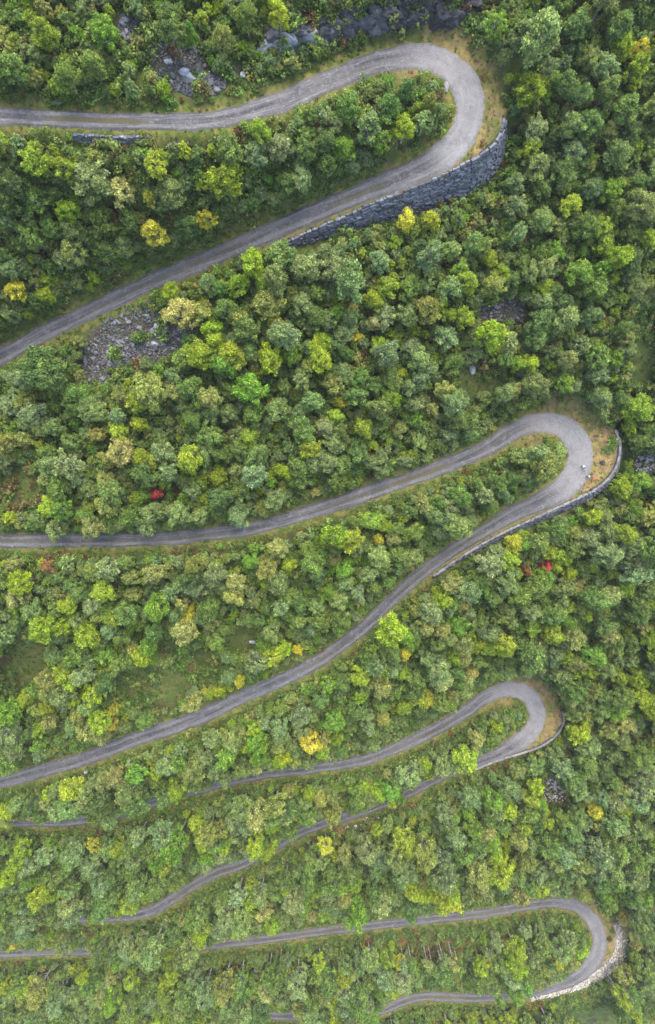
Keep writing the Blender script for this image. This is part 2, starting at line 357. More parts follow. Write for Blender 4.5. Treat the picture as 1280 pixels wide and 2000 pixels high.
# pale, well-used gravel in and below each bend
pale = np.convolve(np.clip(bend, 0, 1), np.ones(9) / 9, 'same')
vattr(rme, 'pale', np.repeat(pale, CR))
gstrip = np.zeros(nr)
for a, b, r, s in [(190, 237, 110, 1.0), (330, 535, 200, .35), (700, 970, 90, .5), (820, 928, 70, .9), (690, 370, 70, .6), (300, 1053, 160, .45), (850, 1100, 120, .35), (640, 1279, 90, .35), (400, 1718, 90, .6), (560, 1830, 150, .5), (860, 1949, 90, .8), (800, 1450, 120, .35), (60, 1056, 80, .5), (700, 1488, 120, .3), (940, 1783, 140, .4)]:
    gstrip = np.maximum(gstrip, s * (1 - sstep(.6, 1.1, np.hypot(RP[:, 0] - a, RP[:, 1] - b) / r)))
gstrip *= (1 - bend)
vattr(rme, 'strip', np.repeat(gstrip, CR))
t = NT('grey road gravel'); au, al = t.attr('across'), t.attr('along')
cv = t.n('CombineXYZ'); t.l(t.math('MULTIPLY', au, 3.2), cv.inputs[0]); t.l(t.math('MULTIPLY', al, .10), cv.inputs[1])
cv2 = t.n('CombineXYZ'); t.l(t.math('MULTIPLY', au, 9), cv2.inputs[0]); t.l(t.math('MULTIPLY', al, .22), cv2.inputs[1])
tc = t.n('TexCoord'); P = tc.outputs['Object']
s1, s2 = t.noise(cv.outputs[0], 1.0, 3, .5, .4), t.noise(cv2.outputs[0], 1.0, 3, .6, .3)
g1, g2 = t.noise(P, .45, 4, .6), t.noise(P, 3.5, 4, .75)
c = t.mix(t.ramp(s1, .32, .68), (.036, .036, .038), (.078, .077, .079))
ab = t.math('ABSOLUTE', au)
trk = t.math('SUBTRACT', 1.0, t.ramp(t.math('ABSOLUTE', t.math('SUBTRACT', ab, .46)), .08, .30))
c = t.mix(t.math('MULTIPLY', trk, t.ramp(s2, .3, .7)), c, (.132, .130, .130))
c = t.mix(t.math('MULTIPLY', t.attr('pale'), .8), c, t.mix(s2, (.140, .136, .134), (.24, .233, .226)))
c = t.mix(t.math('MULTIPLY', t.ramp(g1, .45, .7), .55), c, (.105, .098, .095))
g3 = t.noise(P, 1.3, 5, .8, 1.5)
c = t.mix(t.math('MULTIPLY', t.ramp(g3, .52, .66), .5), c, (.075, .072, .076))
c = t.mix(t.math('MULTIPLY', t.ramp(g3, .50, .34), .4), c, (.24, .235, .235))
c = t.mix(t.math('MULTIPLY', t.ramp(g2, .55, .75), .45), c, (.27, .26, .25))
edge = t.math('MULTIPLY', t.ramp(t.math('ADD', ab, t.math('MULTIPLY', t.math('SUBTRACT', g3, .5), 1.1)), .74, 1.02), .85)
c = t.mix(edge, c, t.mix(g2, (.085, .08, .038), (.13, .105, .06)))
mid = t.math('SUBTRACT', 1.0, t.ramp(ab, .12, .34))
gs = t.math('MULTIPLY', t.math('MULTIPLY', mid, t.attr('strip')), t.ramp(g2, .28, .50))
c = t.mix(gs, c, t.mix(g1, (.055, .058, .022), (.10, .078, .042)))
MAT_ROAD = t.done(t.pbr(c, .92, t.bump(g2, .35, .06), .15))
ro = link('road', rme, None, MAT_ROAD); tag(ro, 'narrow grey gravel road winding down in hairpin bends', 'road', kind='structure')

# ------------------------------------------------------------------ stone
def stone_mat(name, a, b, lich=(.30, .30, .27), lic=.5, use_obj=True, moss=0.0):
    t = NT(name); tc = t.n('TexCoord'); P = tc.outputs['Object']
    gp = t.n('NewGeometry').outputs['Position']
    n1, n2 = t.noise(gp, 1.1, 4, .6), t.noise(gp, 5, 4, .7)
    oi = t.n('ObjectInfo')
    rnd = oi.outputs['Random'] if use_obj else t.n('NewGeometry').outputs['Random Per Island']
    c = t.mix(rnd, a, b); c = t.mix(t.math('MULTIPLY', t.ramp(n1, .5, .7), lic), c, lich)
    c = t.mix(t.math('MULTIPLY', t.ramp(n2, .55, .75), .35), c, tuple(x * .4 for x in a))
    if moss: c = t.mix(t.math('MULTIPLY', t.ramp(t.noise(gp, .45, 5, .65), .52, .66), moss), c, (.075, .078, .042))
    return t.done(t.pbr(c, .88, t.bump(n2, .5, .08), .2))
MAT_WALL = stone_mat('slate blue wall stone', (.060, .065, .078), (.165, .172, .195), (.27, .275, .285), .5, True, .55)
MAT_WALLS = stone_mat('slate blue wall stone, small', (.060, .065, .078), (.165, .172, .195), (.27, .275, .285), .5, False, .55)
MAT_CAP = stone_mat('pale capstone', (.105, .103, .104), (.20, .196, .192), (.22, .216, .205), .4)
MAT_WHITE = stone_mat('whitish rubble stone', (.23, .21, .175), (.41, .385, .34), (.42, .38, .26), .3)
MAT_WHITES = stone_mat('whitish rubble stone, small', (.20, .18, .145), (.38, .355, .31), (.42, .38, .26), .3, False)
MAT_ROCK = stone_mat('grey scree rock', (.060, .062, .068), (.20, .20, .215), (.10, .098, .06), .6)
MAT_ROCKS = stone_mat('grey scree rock, small', (.045, .045, .046), (.15, .15, .155), (.085, .08, .045), .6, False)
MAT_PALE = stone_mat('pale boulder rock', (.22, .225, .245), (.36, .365, .39), (.22, .22, .22), .4)
MAT_CLIFF = stone_mat('dark cliff rock', (.026, .026, .028), (.075, .076, .080), (.20, .20, .21), .45)  # darker base tones than the scree rock, with paler patches
MAT_PCORE = plain('pale gravel fill', (.20, .18, .14), .95, .1, .5, 3.0)
MAT_CORE = plain('wall core rubble', (.035, .036, .04), .95, .1)

def hull_mesh(name, pts, mat):
    bm = bmesh.new()
    for p in pts: bm.verts.new(p)
    r = bmesh.ops.convex_hull(bm, input=bm.verts)
    bmesh.ops.delete(bm, geom=[v for v in bm.verts if not v.link_faces], context='VERTS')
    bmesh.ops.recalc_face_normals(bm, faces=bm.faces)
    me = bpy.data.meshes.new(name); bm.to_mesh(me); bm.free(); me.materials.append(mat); return me
def block_pts(rnd, jit=.16):
    P = []
    for sx in (-1, 1):
        for sy in (-1, 1):
            for sz in (-1, 1):
                q = [sx * (.5 - rnd.random() * jit), sy * (.5 - rnd.random() * jit), sz * (.5 - rnd.random() * jit)]; P.append(q)
    for k in range(4):
        a = rnd.randrange(3); q = [rnd.uniform(-.3, .3) for _ in range(3)]; q[a] = rnd.choice((-1, 1)) * rnd.uniform(.48, .58); P.append(q)
    return P
def rock_pts(rnd, n=16):
    P = []
    for k in range(n):
        v = Vector((rnd.gauss(0, 1), rnd.gauss(0, 1), rnd.gauss(0, 1))).normalized() * rnd.uniform(.40, .56); v.z *= .75; P.append(v)
    return P
rs = random.Random(5)
def protos(name, mat, fn, n): return [hull_mesh(name, fn(rs), mat) for _ in range(n)]
ST_WALL = protos('wall stone', MAT_WALL, block_pts, 10); ST_CAP = protos('capstone', MAT_CAP, lambda r: block_pts(r, .12), 6)
ST_WHITE = protos('rubble stone', MAT_WHITE, rock_pts, 8); RK = protos('rock', MAT_ROCK, rock_pts, 10); RKP = protos('pale rock', MAT_PALE, rock_pts, 6)

def basis(ax, ay, az): return Matrix((ax, ay, az)).transposed()
def merged(name, items, mat):
    """many placed stones joined into one mesh"""
    V, Fc, off = [], [], 0
    for me, M in items:
        for v in me.vertices: V.append(M @ v.co)
        for p in me.polygons: Fc.append([off + i for i in p.vertices])
        off += len(me.vertices)
    out = bpy.data.meshes.new(name); out.from_pydata(V, [], Fc); out.materials.append(mat); return out

def build_wall(W, label, stone_protos, small_mat, sw, sh, cap=True, core_off=.25, name='retaining_wall', cap_w=.62, loose=0.0, core_mat=None, fat=1.0):
    root = bpy.data.objects.new(name, None); COL.objects.link(root)
    mid = W.at(W.S[-1] / 2); root.location = (mid[0], mid[1], mid[2] - mid[3]); inv = Matrix.Translation(-root.location)
    tag(root, label, 'stone wall', 'dry stone walls holding up the road bends')
    # core: face, top and foot strip
    cv, q = [], np.arange(0, W.S[-1] + .01, .7)
    for s in q:
        x, y, z, h, nx, ny = W.at(s); d = W.b * h
        for e, zz in ((-1.0, z - .25), (-.12 - core_off, z - .05), (d - core_off, z - h - .1), (d - core_off, z - h - 1.2), (-1.2, z - h - 1.2)):
            cv.append(inv @ Vector((x + nx * e, y + ny * e, zz)))
    n = len(q); f = []
    for i in range(n - 1):
        for j in range(5):
            a, b = i * 5 + j, i * 5 + (j + 1) % 5; f.append((a, b, b + 5, a + 5))
    f.append((0, 1, 2, 3, 4)); f.append(tuple((n - 1) * 5 + j for j in range(5))[::-1])
    cm = bpy.data.meshes.new('core'); cm.from_pydata(cv, [], f); link('core', cm, root, core_mat or MAT_CORE)
    # courses of stones
    stones = []; L = W.S[-1]
    t = 0.0
    hmax = W.H.max(); slant = math.hypot(1, W.b)
    while t < hmax:
        ch = sh * rs.uniform(.75, 1.3); s = rs.uniform(0, sw * .5)
        while s < L:
            w_ = sw * rs.choice((.6, .75, .9, 1, 1.15, 1.4, 1.8)); sc = s + w_ / 2
            if sc < L:
                x, y, z, h, nx, ny = W.at(sc)
                if t + ch * .5 < h:
                    e = W.b * (t + ch / 2)
                    n3 = Vector((nx, ny, W.b)).normalized(); ax = Vector((-ny, nx, 0)); az = n3.cross(ax) * -1
                    if az.z < 0: az = -az
                    dep = .5 * rs.uniform(.8, 1.5)
                    out = core_off * -.5 + rs.uniform(-.10, .12) + loose * rs.uniform(-.3, .5)
                    c = Vector((x + nx * (e + out), y + ny * (e + out), z - t - ch / 2))
                    R = basis(ax, n3, az) @ Matrix.Rotation(rs.gauss(0, .08 + loose), 3, 'Y') @ Matrix.Rotation(rs.gauss(0, .06 + loose), 3, 'X')
                    M = Matrix.Translation(c) @ R.to_4x4() @ Matrix.Diagonal((w_ * 1.02 * (.5 + fat / 2), dep, ch * rs.uniform(.9, 1.08) * slant ** .6 * fat, 1))
                    stones.append((w_ * ch, rs.choice(stone_protos), inv @ M))
            s += w_
        t += ch
    stones.sort(key=lambda a: -a[0])
    for _, m_, M in stones[:300]:
        o = bpy.data.objects.new('stone', m_); COL.objects.link(o); o.parent = root; o.matrix_local = M
    if len(stones) > 300:
        o = link('small_stones', merged('small stones', [(a, b) for _, a, b in stones[300:]], small_mat), root); o['kind'] = 'stuff'
    if cap:
        s = .2
        while s < L - .2:
            w_ = rs.uniform(.7, 1.6); x, y, z, h, nx, ny = W.at(s + w_ / 2)
            R = basis(Vector((-ny, nx, 0)), Vector((nx, ny, 0)), Vector((0, 0, 1))) @ Matrix.Rotation(rs.gauss(0, .06), 3, 'Z') @ Matrix.Rotation(rs.gauss(0, .05), 3, 'X')
            M = inv @ Matrix.Translation((x - nx * .18, y - ny * .18, z + .08)) @ R.to_4x4() @ Matrix.Diagonal((w_ * 1.10, cap_w * rs.uniform(.85, 1.15), rs.uniform(.28, .38), 1))
            o = bpy.data.objects.new('capstone', rs.choice(ST_CAP)); COL.objects.link(o); o.parent = root; o.matrix_local = M
            s += w_
    return root
build_wall(W1, 'tall dark blue-grey dry stone wall under the highest hairpin bend', ST_WALL, MAT_WALLS, .92, .52, cap=False)
build_wall(W2, 'grey stone wall with pale coping round the bend with the cyclists', ST_WALL, MAT_WALLS, .85, .45, cap_w=.5)
build_wall(W3, 'low curved wall with pale coping round the third hairpin down', ST_WALL, MAT_WALLS, .8, .42, cap_w=.62)
build_wall(W4, 'whitish rubble stone embankment round the lowest hairpin bend', ST_WHITE, MAT_WHITES, .8, .36, cap=False, loose=.22, core_mat=MAT_PCORE, fat=1.5, name='stone_embankment')
build_wall(W0, 'short dark stone wall below the road near the top edge', ST_WALL, MAT_WALLS, .7, .4, cap=False)

# ------------------------------------------------------------------ trees
def leaf_mat(name, inst):
    t = NT(name)
    tint = t.attr('tint', 'INSTANCER', 'Color') if inst else t.n('ObjectInfo').outputs['Color']
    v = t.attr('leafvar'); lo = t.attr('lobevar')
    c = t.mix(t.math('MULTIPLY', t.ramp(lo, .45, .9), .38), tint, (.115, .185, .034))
    k = t.math('ADD', .44, t.math('ADD', t.math('MULTIPLY', t.math('POWER', v, 2.2), 1.7), t.math('MULTIPLY', lo, .38)))  # random bright tufts: the crowns' speckled highlights put into the leaf colour
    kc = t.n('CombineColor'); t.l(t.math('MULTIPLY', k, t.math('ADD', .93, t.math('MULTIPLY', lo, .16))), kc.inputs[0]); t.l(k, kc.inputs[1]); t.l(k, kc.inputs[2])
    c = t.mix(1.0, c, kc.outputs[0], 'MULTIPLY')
    d = t.pbr(c, .55, None, .25)
    tr = t.n('BsdfTranslucent'); t.l(c, tr.inputs[0])
    mx = t.n('MixShader'); mx.inputs[0].default_value = .36; t.l(d, mx.inputs[1]); t.l(tr.outputs[0], mx.inputs[2])
    return t.done(mx.outputs[0])
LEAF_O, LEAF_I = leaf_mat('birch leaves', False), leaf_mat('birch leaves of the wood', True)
t = NT('birch bark'); tc = t.n('TexCoord'); nz = t.noise(tc.outputs['Object'], 3, 3, .7)
BARK = t.done(t.pbr(t.mix(t.ramp(nz, .4, .62), (.42, .40, .37), (.10, .085, .07)), .8))

def tube(V, Fq, pts, rad, k=6):
    b0 = len(V)
    for i, (p, r) in enumerate(zip(pts, rad)):
        d = (pts[min(i + 1, len(pts) - 1)] - pts[max(i - 1, 0)]).normalized(); a = d.orthogonal().normalized(); b = d.cross(a)
        for j in range(k):
            th = 2 * math.pi * j / k; V.append(p + a * (r * math.cos(th)) + b * (r * math.sin(th)))
    for i in range(len(pts) - 1):
        for j in range(k): Fq.append((b0 + i * k + j, b0 + i * k + (j + 1) % k, b0 + (i + 1) * k + (j + 1) % k, b0 + (i + 1) * k + j))

def make_tree(seed, R, H, z0, nl, nleaf, lr, leaf):
    """crown of leafy lobes round a trunk; returns trunk (V,F) and crown arrays"""
    r = random.Random(seed); g = np.random.default_rng(seed)
    lobes = []; zc, hz = (z0 + H) / 2, (H - z0) / 2
    for i in range(nl):
        f = (i + .5) / nl; u = 1 - 1.55 * f                    # more lobes near the top
        a = i * 2.39996 + r.uniform(-.5, .5); rr = R * math.sqrt(max(0, 1 - u * u)) * r.uniform(.42, 1.0)
        if u < -.2: rr *= .85
        q = Vector((rr * math.cos(a), rr * math.sin(a), zc + u * hz * .86 + r.uniform(-.7, .6)))
        lobes.append((q, lr * r.uniform(.55, 1.35), r.random()))
    V, lv, bv = [], [], []
    for q, rad, lb in lobes:
        n = int(nleaf / nl * (rad / lr) ** 2); nt_ = max(6, n // 11)
        td = g.normal(size=(nt_, 3)); td /= np.linalg.norm(td, axis=1)[:, None]; td[:, 2] = np.where(td[:, 2] < -.35, -td[:, 2], td[:, 2])
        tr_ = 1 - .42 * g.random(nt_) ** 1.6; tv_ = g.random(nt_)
        pick = g.integers(0, nt_, n); d = td[pick]
        C = np.array(q) + d * (tr_[pick] * rad)[:, None] * np.array([1, 1, .9]) + g.normal(size=(n, 3)) * (.20 * leaf / .2)
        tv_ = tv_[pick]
        nrm = d * .6 + np.array([0, 0, .5]) + g.normal(size=(n, 3)) * .55; nrm /= np.linalg.norm(nrm, axis=1)[:, None]
        a = np.cross(nrm, g.normal(size=(n, 3))); a /= np.linalg.norm(a, axis=1)[:, None]; b = np.cross(nrm, a)
        s = leaf * g.uniform(.6, 1.25, n)[:, None]
        V.append(np.stack([C - a * s, C - b * s * .62, C + a * s, C + b * s * .62], 1))
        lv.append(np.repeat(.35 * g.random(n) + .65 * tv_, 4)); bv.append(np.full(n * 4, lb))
    V = np.concatenate(V).reshape(-1, 3); Fq = np.arange(len(V)).reshape(-1, 4)
    TV, TF = [], []
    lean = Vector((r.uniform(-.4, .4), r.uniform(-.4, .4), 0)); tr0 = .10 + H * .009
    ax = [Vector((lean.x * f * f + .06 * math.sin(f * 7), lean.y * f * f, -.6 + f * (H * .9 + .6))) for f in (0, .15, .35, .55, .75, 1)]
    tube(TV, TF, ax, [tr0 * k for k in (1.25, 1, .85, .65, .42, .15)])
    for q, rad, lb in lobes[::2] if nl > 7 else lobes:
        b = Vector((0, 0, max(z0 * .6, q.z - 1.2 - math.hypot(q.x, q.y) * .5)))
        b.x, b.y = lean.x * (b.z / H) ** 2, lean.y * (b.z / H) ** 2
        m_ = (b + q) / 2 + Vector((0, 0, -.2)); tube(TV, TF, [b, m_, q], [tr0 * .42, tr0 * .3, .025], 4)
    return TV, TF, V, Fq, np.concatenate(lv), np.concatenate(bv)
VARS = []   # (trunk mesh, crown mesh, R, H)
HID = bpy.data.collections.new('tree kinds')
def add_variant(seed, R, H, z0, nl, nleaf, lr, leaf):
    TV, TF, CV, CF, lv, bv = make_tree(seed, R, H, z0, nl, nleaf, lr, leaf)
    tm = bpy.data.meshes.new('trunk'); tm.from_pydata(TV, [], TF); tm.materials.append(BARK)
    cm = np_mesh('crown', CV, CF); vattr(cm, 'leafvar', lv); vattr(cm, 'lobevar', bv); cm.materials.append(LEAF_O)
    V = np.r_[CV, np.array([tuple(v) for v in TV])]; Fq = np.r_[CF, np.array(TF) + len(CV)]
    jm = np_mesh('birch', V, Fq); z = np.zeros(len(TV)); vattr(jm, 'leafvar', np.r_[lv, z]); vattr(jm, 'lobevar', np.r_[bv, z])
    jm.materials.append(LEAF_I); jm.materials.append(BARK)
    jm.polygons.foreach_set('material_index', np.r_[np.zeros(len(CF)), np.ones(len(TF))].astype(np.int32))
    o = bpy.data.objects.new('birch_kind_%02d' % len(VARS), jm); HID.objects.link(o)
    VARS.append((tm, cm, R, H))
for k in range(6): add_variant(100 + k, 2.6, 9.0, 2.2, 40, 7000, .60, .155)      # round, full
for k in range(4): add_variant(200 + k, 2.1, 10.0, 2.2, 34, 5800, .52, .15)      # slender
for k in range(3): add_variant(300 + k, 2.4, 6.6, .9, 30, 4800, .54, .15)        # low and bushy
for k in range(3): add_variant(400 + k, 2.5, 9.2, 2.6, 30, 3800, .54, .15)      # thin, airy
for k in range(3): add_variant(500 + k, 1.5, 11.0, 6.4, 11, 1900, .72, .18)     # tall, bare white stem
PAL = {'G': (.122, .192, .036), 'S': (.176, .242, .076), 'D': (.082, .136, .030), 'B': (.140, .255, .024), 'L': (.235, .318, .020),
       'Y': (.42, .40, .034), 'O': (.225, .255, .060), 'T': (.32, .31, .085), 'R': (.40, .050, .058), 'A': (.30, .155, .045)}
CNAME = {'G': 'mid green', 'S': 'grey green', 'D': 'dark green', 'B': 'fresh green', 'L': 'lime green', 'Y': 'bright yellow', 'O': 'olive yellow', 'T': 'straw yellow', 'R': 'scarlet', 'A': 'rusty orange'}
NOTED = [(230,82,58,'L'),(198,58,44,'B'),(85,60,48,'L'),(545,25,40,'L'),(335,50,66,'G'),(372,65,28,'B'),(368,172,46,'T'),(20,130,58,'G'),(130,148,50,'G'),(240,196,34,'B'),(280,192,32,'B'),(318,150,36,'G'),(480,30,44,'G'),(180,120,46,'G'),(60,165,44,'G'),(435,70,38,'O'),
 (65,310,54,'L'),(125,328,48,'L'),(180,348,70,'S'),(235,372,48,'T'),(440,350,56,'L'),(588,345,48,'S'),(290,387,20,'Y'),(298,452,46,'Y'),(405,428,36,'Y'),(335,372,56,'S'),(302,320,46,'L'),(500,300,48,'S'),(545,285,48,'S'),(508,255,40,'L'),(450,290,54,'G'),(132,412,40,'L'),(195,420,52,'G'),(362,438,44,'G'),(30,568,38,'Y'),(22,355,54,'D'),(70,390,50,'G'),(250,425,44,'G'),(60,460,50,'G'),(140,490,46,'O'),(210,490,44,'G'),(560,355,44,'G'),(600,300,40,'G'),
 (680,208,48,'G'),(720,245,52,'S'),(760,208,50,'G'),(790,248,44,'L'),(795,172,34,'G'),(852,222,26,'G'),(838,196,28,'O'),(672,288,46,'B'),(640,275,42,'G'),(640,320,40,'G'),(745,275,40,'B'),
 (1060,58,72,'S'),(1035,172,56,'L'),(1130,40,50,'G'),(1250,95,32,'Y'),(968,48,44,'B'),(930,97,24,'L'),(1036,290,38,'L'),(1115,400,40,'L'),(1000,238,46,'G'),(1048,250,48,'S'),(986,318,24,'B'),(705,434,64,'S'),(795,430,36,'Y'),(842,432,32,'Y'),(1180,130,52,'S'),(1215,45,46,'G'),(1110,160,40,'G'),(1150,240,54,'G'),(1225,210,48,'G'),(1210,300,54,'S'),(1100,330,46,'G'),(1010,400,44,'S'),(1060,430,46,'S'),(1150,440,48,'G'),
 (495,512,48,'L'),(466,552,42,'L'),(512,548,34,'L'),(545,498,56,'G'),(600,522,58,'S'),(652,520,58,'S'),(525,592,62,'O'),(590,592,44,'S'),(537,627,28,'Y'),(485,642,46,'G'),(660,612,30,'B'),(730,630,26,'T'),(450,694,50,'L'),(487,684,40,'S'),(572,690,40,'B'),(625,697,56,'L'),(672,650,44,'S'),(757,560,44,'L'),
 (352,608,60,'T'),(335,572,36,'L'),(392,690,58,'L'),(440,708,52,'B'),(490,760,58,'B'),(360,702,48,'G'),(290,762,66,'O'),(345,762,44,'O'),(82,722,84,'G'),(230,840,38,'L'),(276,900,44,'L'),(307,965,22,'R'),(320,945,24,'B'),(485,855,38,'L'),(410,810,40,'S'),(364,915,20,'L'),(425,935,32,'L'),(235,880,48,'T'),(180,802,56,'S'),(95,990,40,'L'),(215,960,48,'G'),(150,770,54,'G'),(320,880,46,'S'),(400,880,46,'S'),(540,800,50,'S'),(590,840,48,'G'),(640,900,50,'S'),(700,880,46,'G'),
 (966,556,46,'O'),(906,620,36,'L'),(860,592,34,'L'),(760,776,40,'L'),(846,800,24,'T'),(1170,728,44,'S'),(1085,490,36,'B'),(1205,700,28,'B'),(1225,660,32,'O'),(1250,800,54,'L'),(800,560,46,'G'),(870,660,48,'S'),(820,700,44,'S'),(1050,660,50,'G'),(1110,620,48,'S'),(1160,560,50,'G'),(1210,500,46,'L'),(700,740,46,'G'),
 (93,1106,26,'A'),(260,1160,34,'O'),(127,1220,42,'L'),(170,1240,48,'L'),(125,1315,44,'L'),(222,1385,20,'Y'),(258,1266,24,'T'),(370,1200,34,'Y'),(490,1096,34,'B'),(541,1072,38,'O'),(520,1140,28,'L'),(465,1330,24,'Y'),(580,1270,20,'Y'),(300,1120,44,'O'),(210,1110,46,'S'),(60,1190,46,'S'),(420,1120,46,'S'),(380,1150,44,'S'),
 (687,1053,46,'L'),(740,1054,24,'Y'),(752,1030,26,'L'),(1004,1060,36,'Y'),(1067,1108,22,'R'),(1030,1116,18,'A'),(885,1142,42,'O'),(905,1180,28,'T'),(766,1235,52,'L'),(895,1222,46,'B'),(842,1192,54,'S'),(955,1266,36,'L'),(835,1365,34,'Y'),(866,1330,42,'T'),(790,1375,38,'L'),(1186,1036,46,'S'),(1160,1350,34,'O'),(960,1100,46,'S'),(930,1130,42,'G'),(1120,1070,44,'G'),(1100,1150,42,'S'),(660,1170,44,'O'),(720,1120,40,'S'),(800,1090,44,'S'),
 (87,1570,26,'T'),(136,1546,42,'L'),(181,1650,28,'Y'),(140,1680,38,'B'),(521,1660,34,'L'),(636,1655,30,'Y'),(577,1592,20,'Y'),(290,1662,16,'A'),(457,1825,18,'L'),(395,1932,30,'L'),(457,1900,13,'A'),(530,1746,16,'Y'),(757,1552,18,'Y'),(712,1535,24,'L'),(655,1675,20,'L'),(820,1690,20,'L'),(1047,1745,25,'L'),(960,1762,20,'O'),(1222,1580,30,'L'),(1240,1672,30,'Y'),(1172,1612,26,'T'),(985,1845,20,'R'),(1090,1880,24,'Y'),(1135,1858,28,'L'),(1030,1930,28,'B'),(780,1882,26,'Y'),(1210,1560,26,'B'),(905,1660,24,'Y')]

taken = {}
def cell(x, y): return (int(x // 4), int(y // 4))
def clash(x, y, r, k):
    ci, cj = cell(x, y)
    for i in range(ci - 2, ci + 3):
        for j in range(cj - 2, cj + 3):
            for (a, b, s) in taken.get((i, j), ()):
                if (a - x) ** 2 + (b - y) ** 2 < (k * (r + s)) ** 2: return True
    return False
VI = np.where(RP[:, 4] > 0.09)[0]
_k = RP[VI][:, [0, 1, 3, 4]]; _lo = _k[:, 3] < .75      # half-hidden legs keep their lower, outer edge open
_k[_lo, 1] += (1 - _k[_lo, 3]) * _k[_lo, 2] * .5; _k[_lo, 2] *= _k[_lo, 3]; _k[_lo, 3] = np.where(_k[_lo, 3] < .3, .42, .62)
KEEP = [_k]                                             # places the wood leaves open: road legs and wall faces
for W in WALLS:
    d_ = W.b * W.H * .5; kx, ky, kd = proj(W.X + W.nx * d_, W.Y + W.ny * d_, W.Z - W.H * .5)
    bx, by, _ = proj(W.X + W.nx * d_ * 2, W.Y + W.ny * d_ * 2, W.Z - W.H); ax_, ay_, _ = proj(W.X, W.Y, W.Z)
    KEEP.append(np.c_[kx, ky, np.hypot(bx - ax_, by - ay_), np.full(len(kx), .8)])
for a_, b_, rx_, ry_ in SCREE + CLEAR:                 # open ground stays open to the sky
    m_ = min(rx_, ry_); n_ = max(1, int(2 * max(rx_, ry_) / m_))
    for f_ in np.linspace(-1, 1, n_) if n_ > 1 else (0,):
        KEEP.append(np.array([[a_ + f_ * (rx_ - m_), b_ + f_ * (ry_ - m_), 1.5 * m_, .78]]))
KEEP.append(np.c_[np.linspace(525, 925, 24), np.interp(np.linspace(525, 925, 24), (525, 620, 700, 800, 925), (88, 64, 44, 26, 20)), np.full(24, 36), np.full(24, .7)])
KEEP = np.concatenate(KEEP)
def road_ok(px, py, rpx, strict=.76):
    d = np.hypot(KEEP[:, 0] - px, KEEP[:, 1] - py); v = KEEP[:, 3]
    return bool(np.all(d > v * KEEP[:, 2] * .5 + strict * rpx * np.minimum(1, v * 1.3)))
TREES = []   # dict per tree
def add_tree(x, y, r, code, noted=False, var=None, hs=1.0, hfix=None):
    z = float(ground(x, y))
    if var is None:
        q = random.random()
        var = random.randrange(6) if q < .55 else 6 + random.randrange(4) if q < .78 else 10 + random.randrange(3) if q < .9 else 13 + random.randrange(3)
        if r < 1.4: var = 10 + random.randrange(3)
    _, _, R, H = VARS[var]; s = r / R
    hz = s * random.uniform(.9, 1.2) * hs
    hz = hfix or max(hz, min(.62, s * 1.3))
    taken.setdefault(cell(x, y), []).append((x, y, r + (.35 if noted else 0)))
    cx, cy, d = proj(x, y, z + H * hz * .66)
    base = PAL[code]; j = random.uniform(.82, 1.2); hue = random.gauss(0, .07)
    tint = (base[0] * j * (1 + hue), base[1] * j, base[2] * j * random.uniform(.8, 1.25))
    TREES.append(dict(x=x, y=y, z=z - .1, r=r, var=var, s=s, hz=hz, rot=random.uniform(0, 6.283), tint=tint, code=code, an=random.uniform(.84, 1.18), px=cx, py=cy, rpx=r * F / d, noted=noted))
for px, py, dia, code in NOTED:
    d0 = CAMZ - drop(px, py)[2]; r = dia * d0 / F / 2 * (1.0 if code in 'YLTRA' else .95)
    var = random.choice((0, 1, 2, 3, 4, 5, 6, 8, 13)); H0, R0 = VARS[var][3], VARS[var][2]; hz = max(r / R0 * random.uniform(.95, 1.1), .78)
    x, y, z = drop(px, py, H0 * hz * .72)
    if gridv(EG, x, y) < .6 or not road_ok(*proj(x, y, z + H0 * hz * .66)[:2], dia * .5, .5): continue
    add_tree(x, y, r, code, True, var=var, hfix=hz)
for px, py in [(783, 1848), (797, 1843), (826, 1838), (836, 1847), (856, 1836), (876, 1841), (886, 1849), (1152, 1592), (962, 1908)]:
    x, y, z = drop(px, py); add_tree(x, y, 1.35, random.choice('GSO'), True, var=16 + random.randrange(3), hs=1.15); TREES[-1]['bare'] = True
# the rest of the wood
XR, YR = (-138, 138), (-192, 106)
cand = np.c_[RNG.uniform(*XR, 80000), RNG.uniform(*YR, 80000)]
cz = ground(cand[:, 0], cand[:, 1]); ce = gridv(EG, cand[:, 0], cand[:, 1])
cpx, cpy, cd = proj(cand[:, 0], cand[:, 1], cz)
inview = (cpx > -170) & (cpx < 1450) & (cpy > -190) & (cpy < 2160)
msk = np.maximum(inmask(SCREE, cpx, cpy), inmask(CLEAR, cpx, cpy)); mfill = gridv(M_fill, cand[:, 0], cand[:, 1])
KG_c = gridv(KG, cand[:, 0], cand[:, 1]); cn = vnoise(cand[:, 0], cand[:, 1], 14, 41); cn2 = vnoise(cand[:, 0], cand[:, 1], 30, 42)
cliffd = np.min(np.hypot(cpx[:, None] - np.linspace(530, 930, 30), cpy[:, None] - np.linspace(70, 20, 30)), 1)
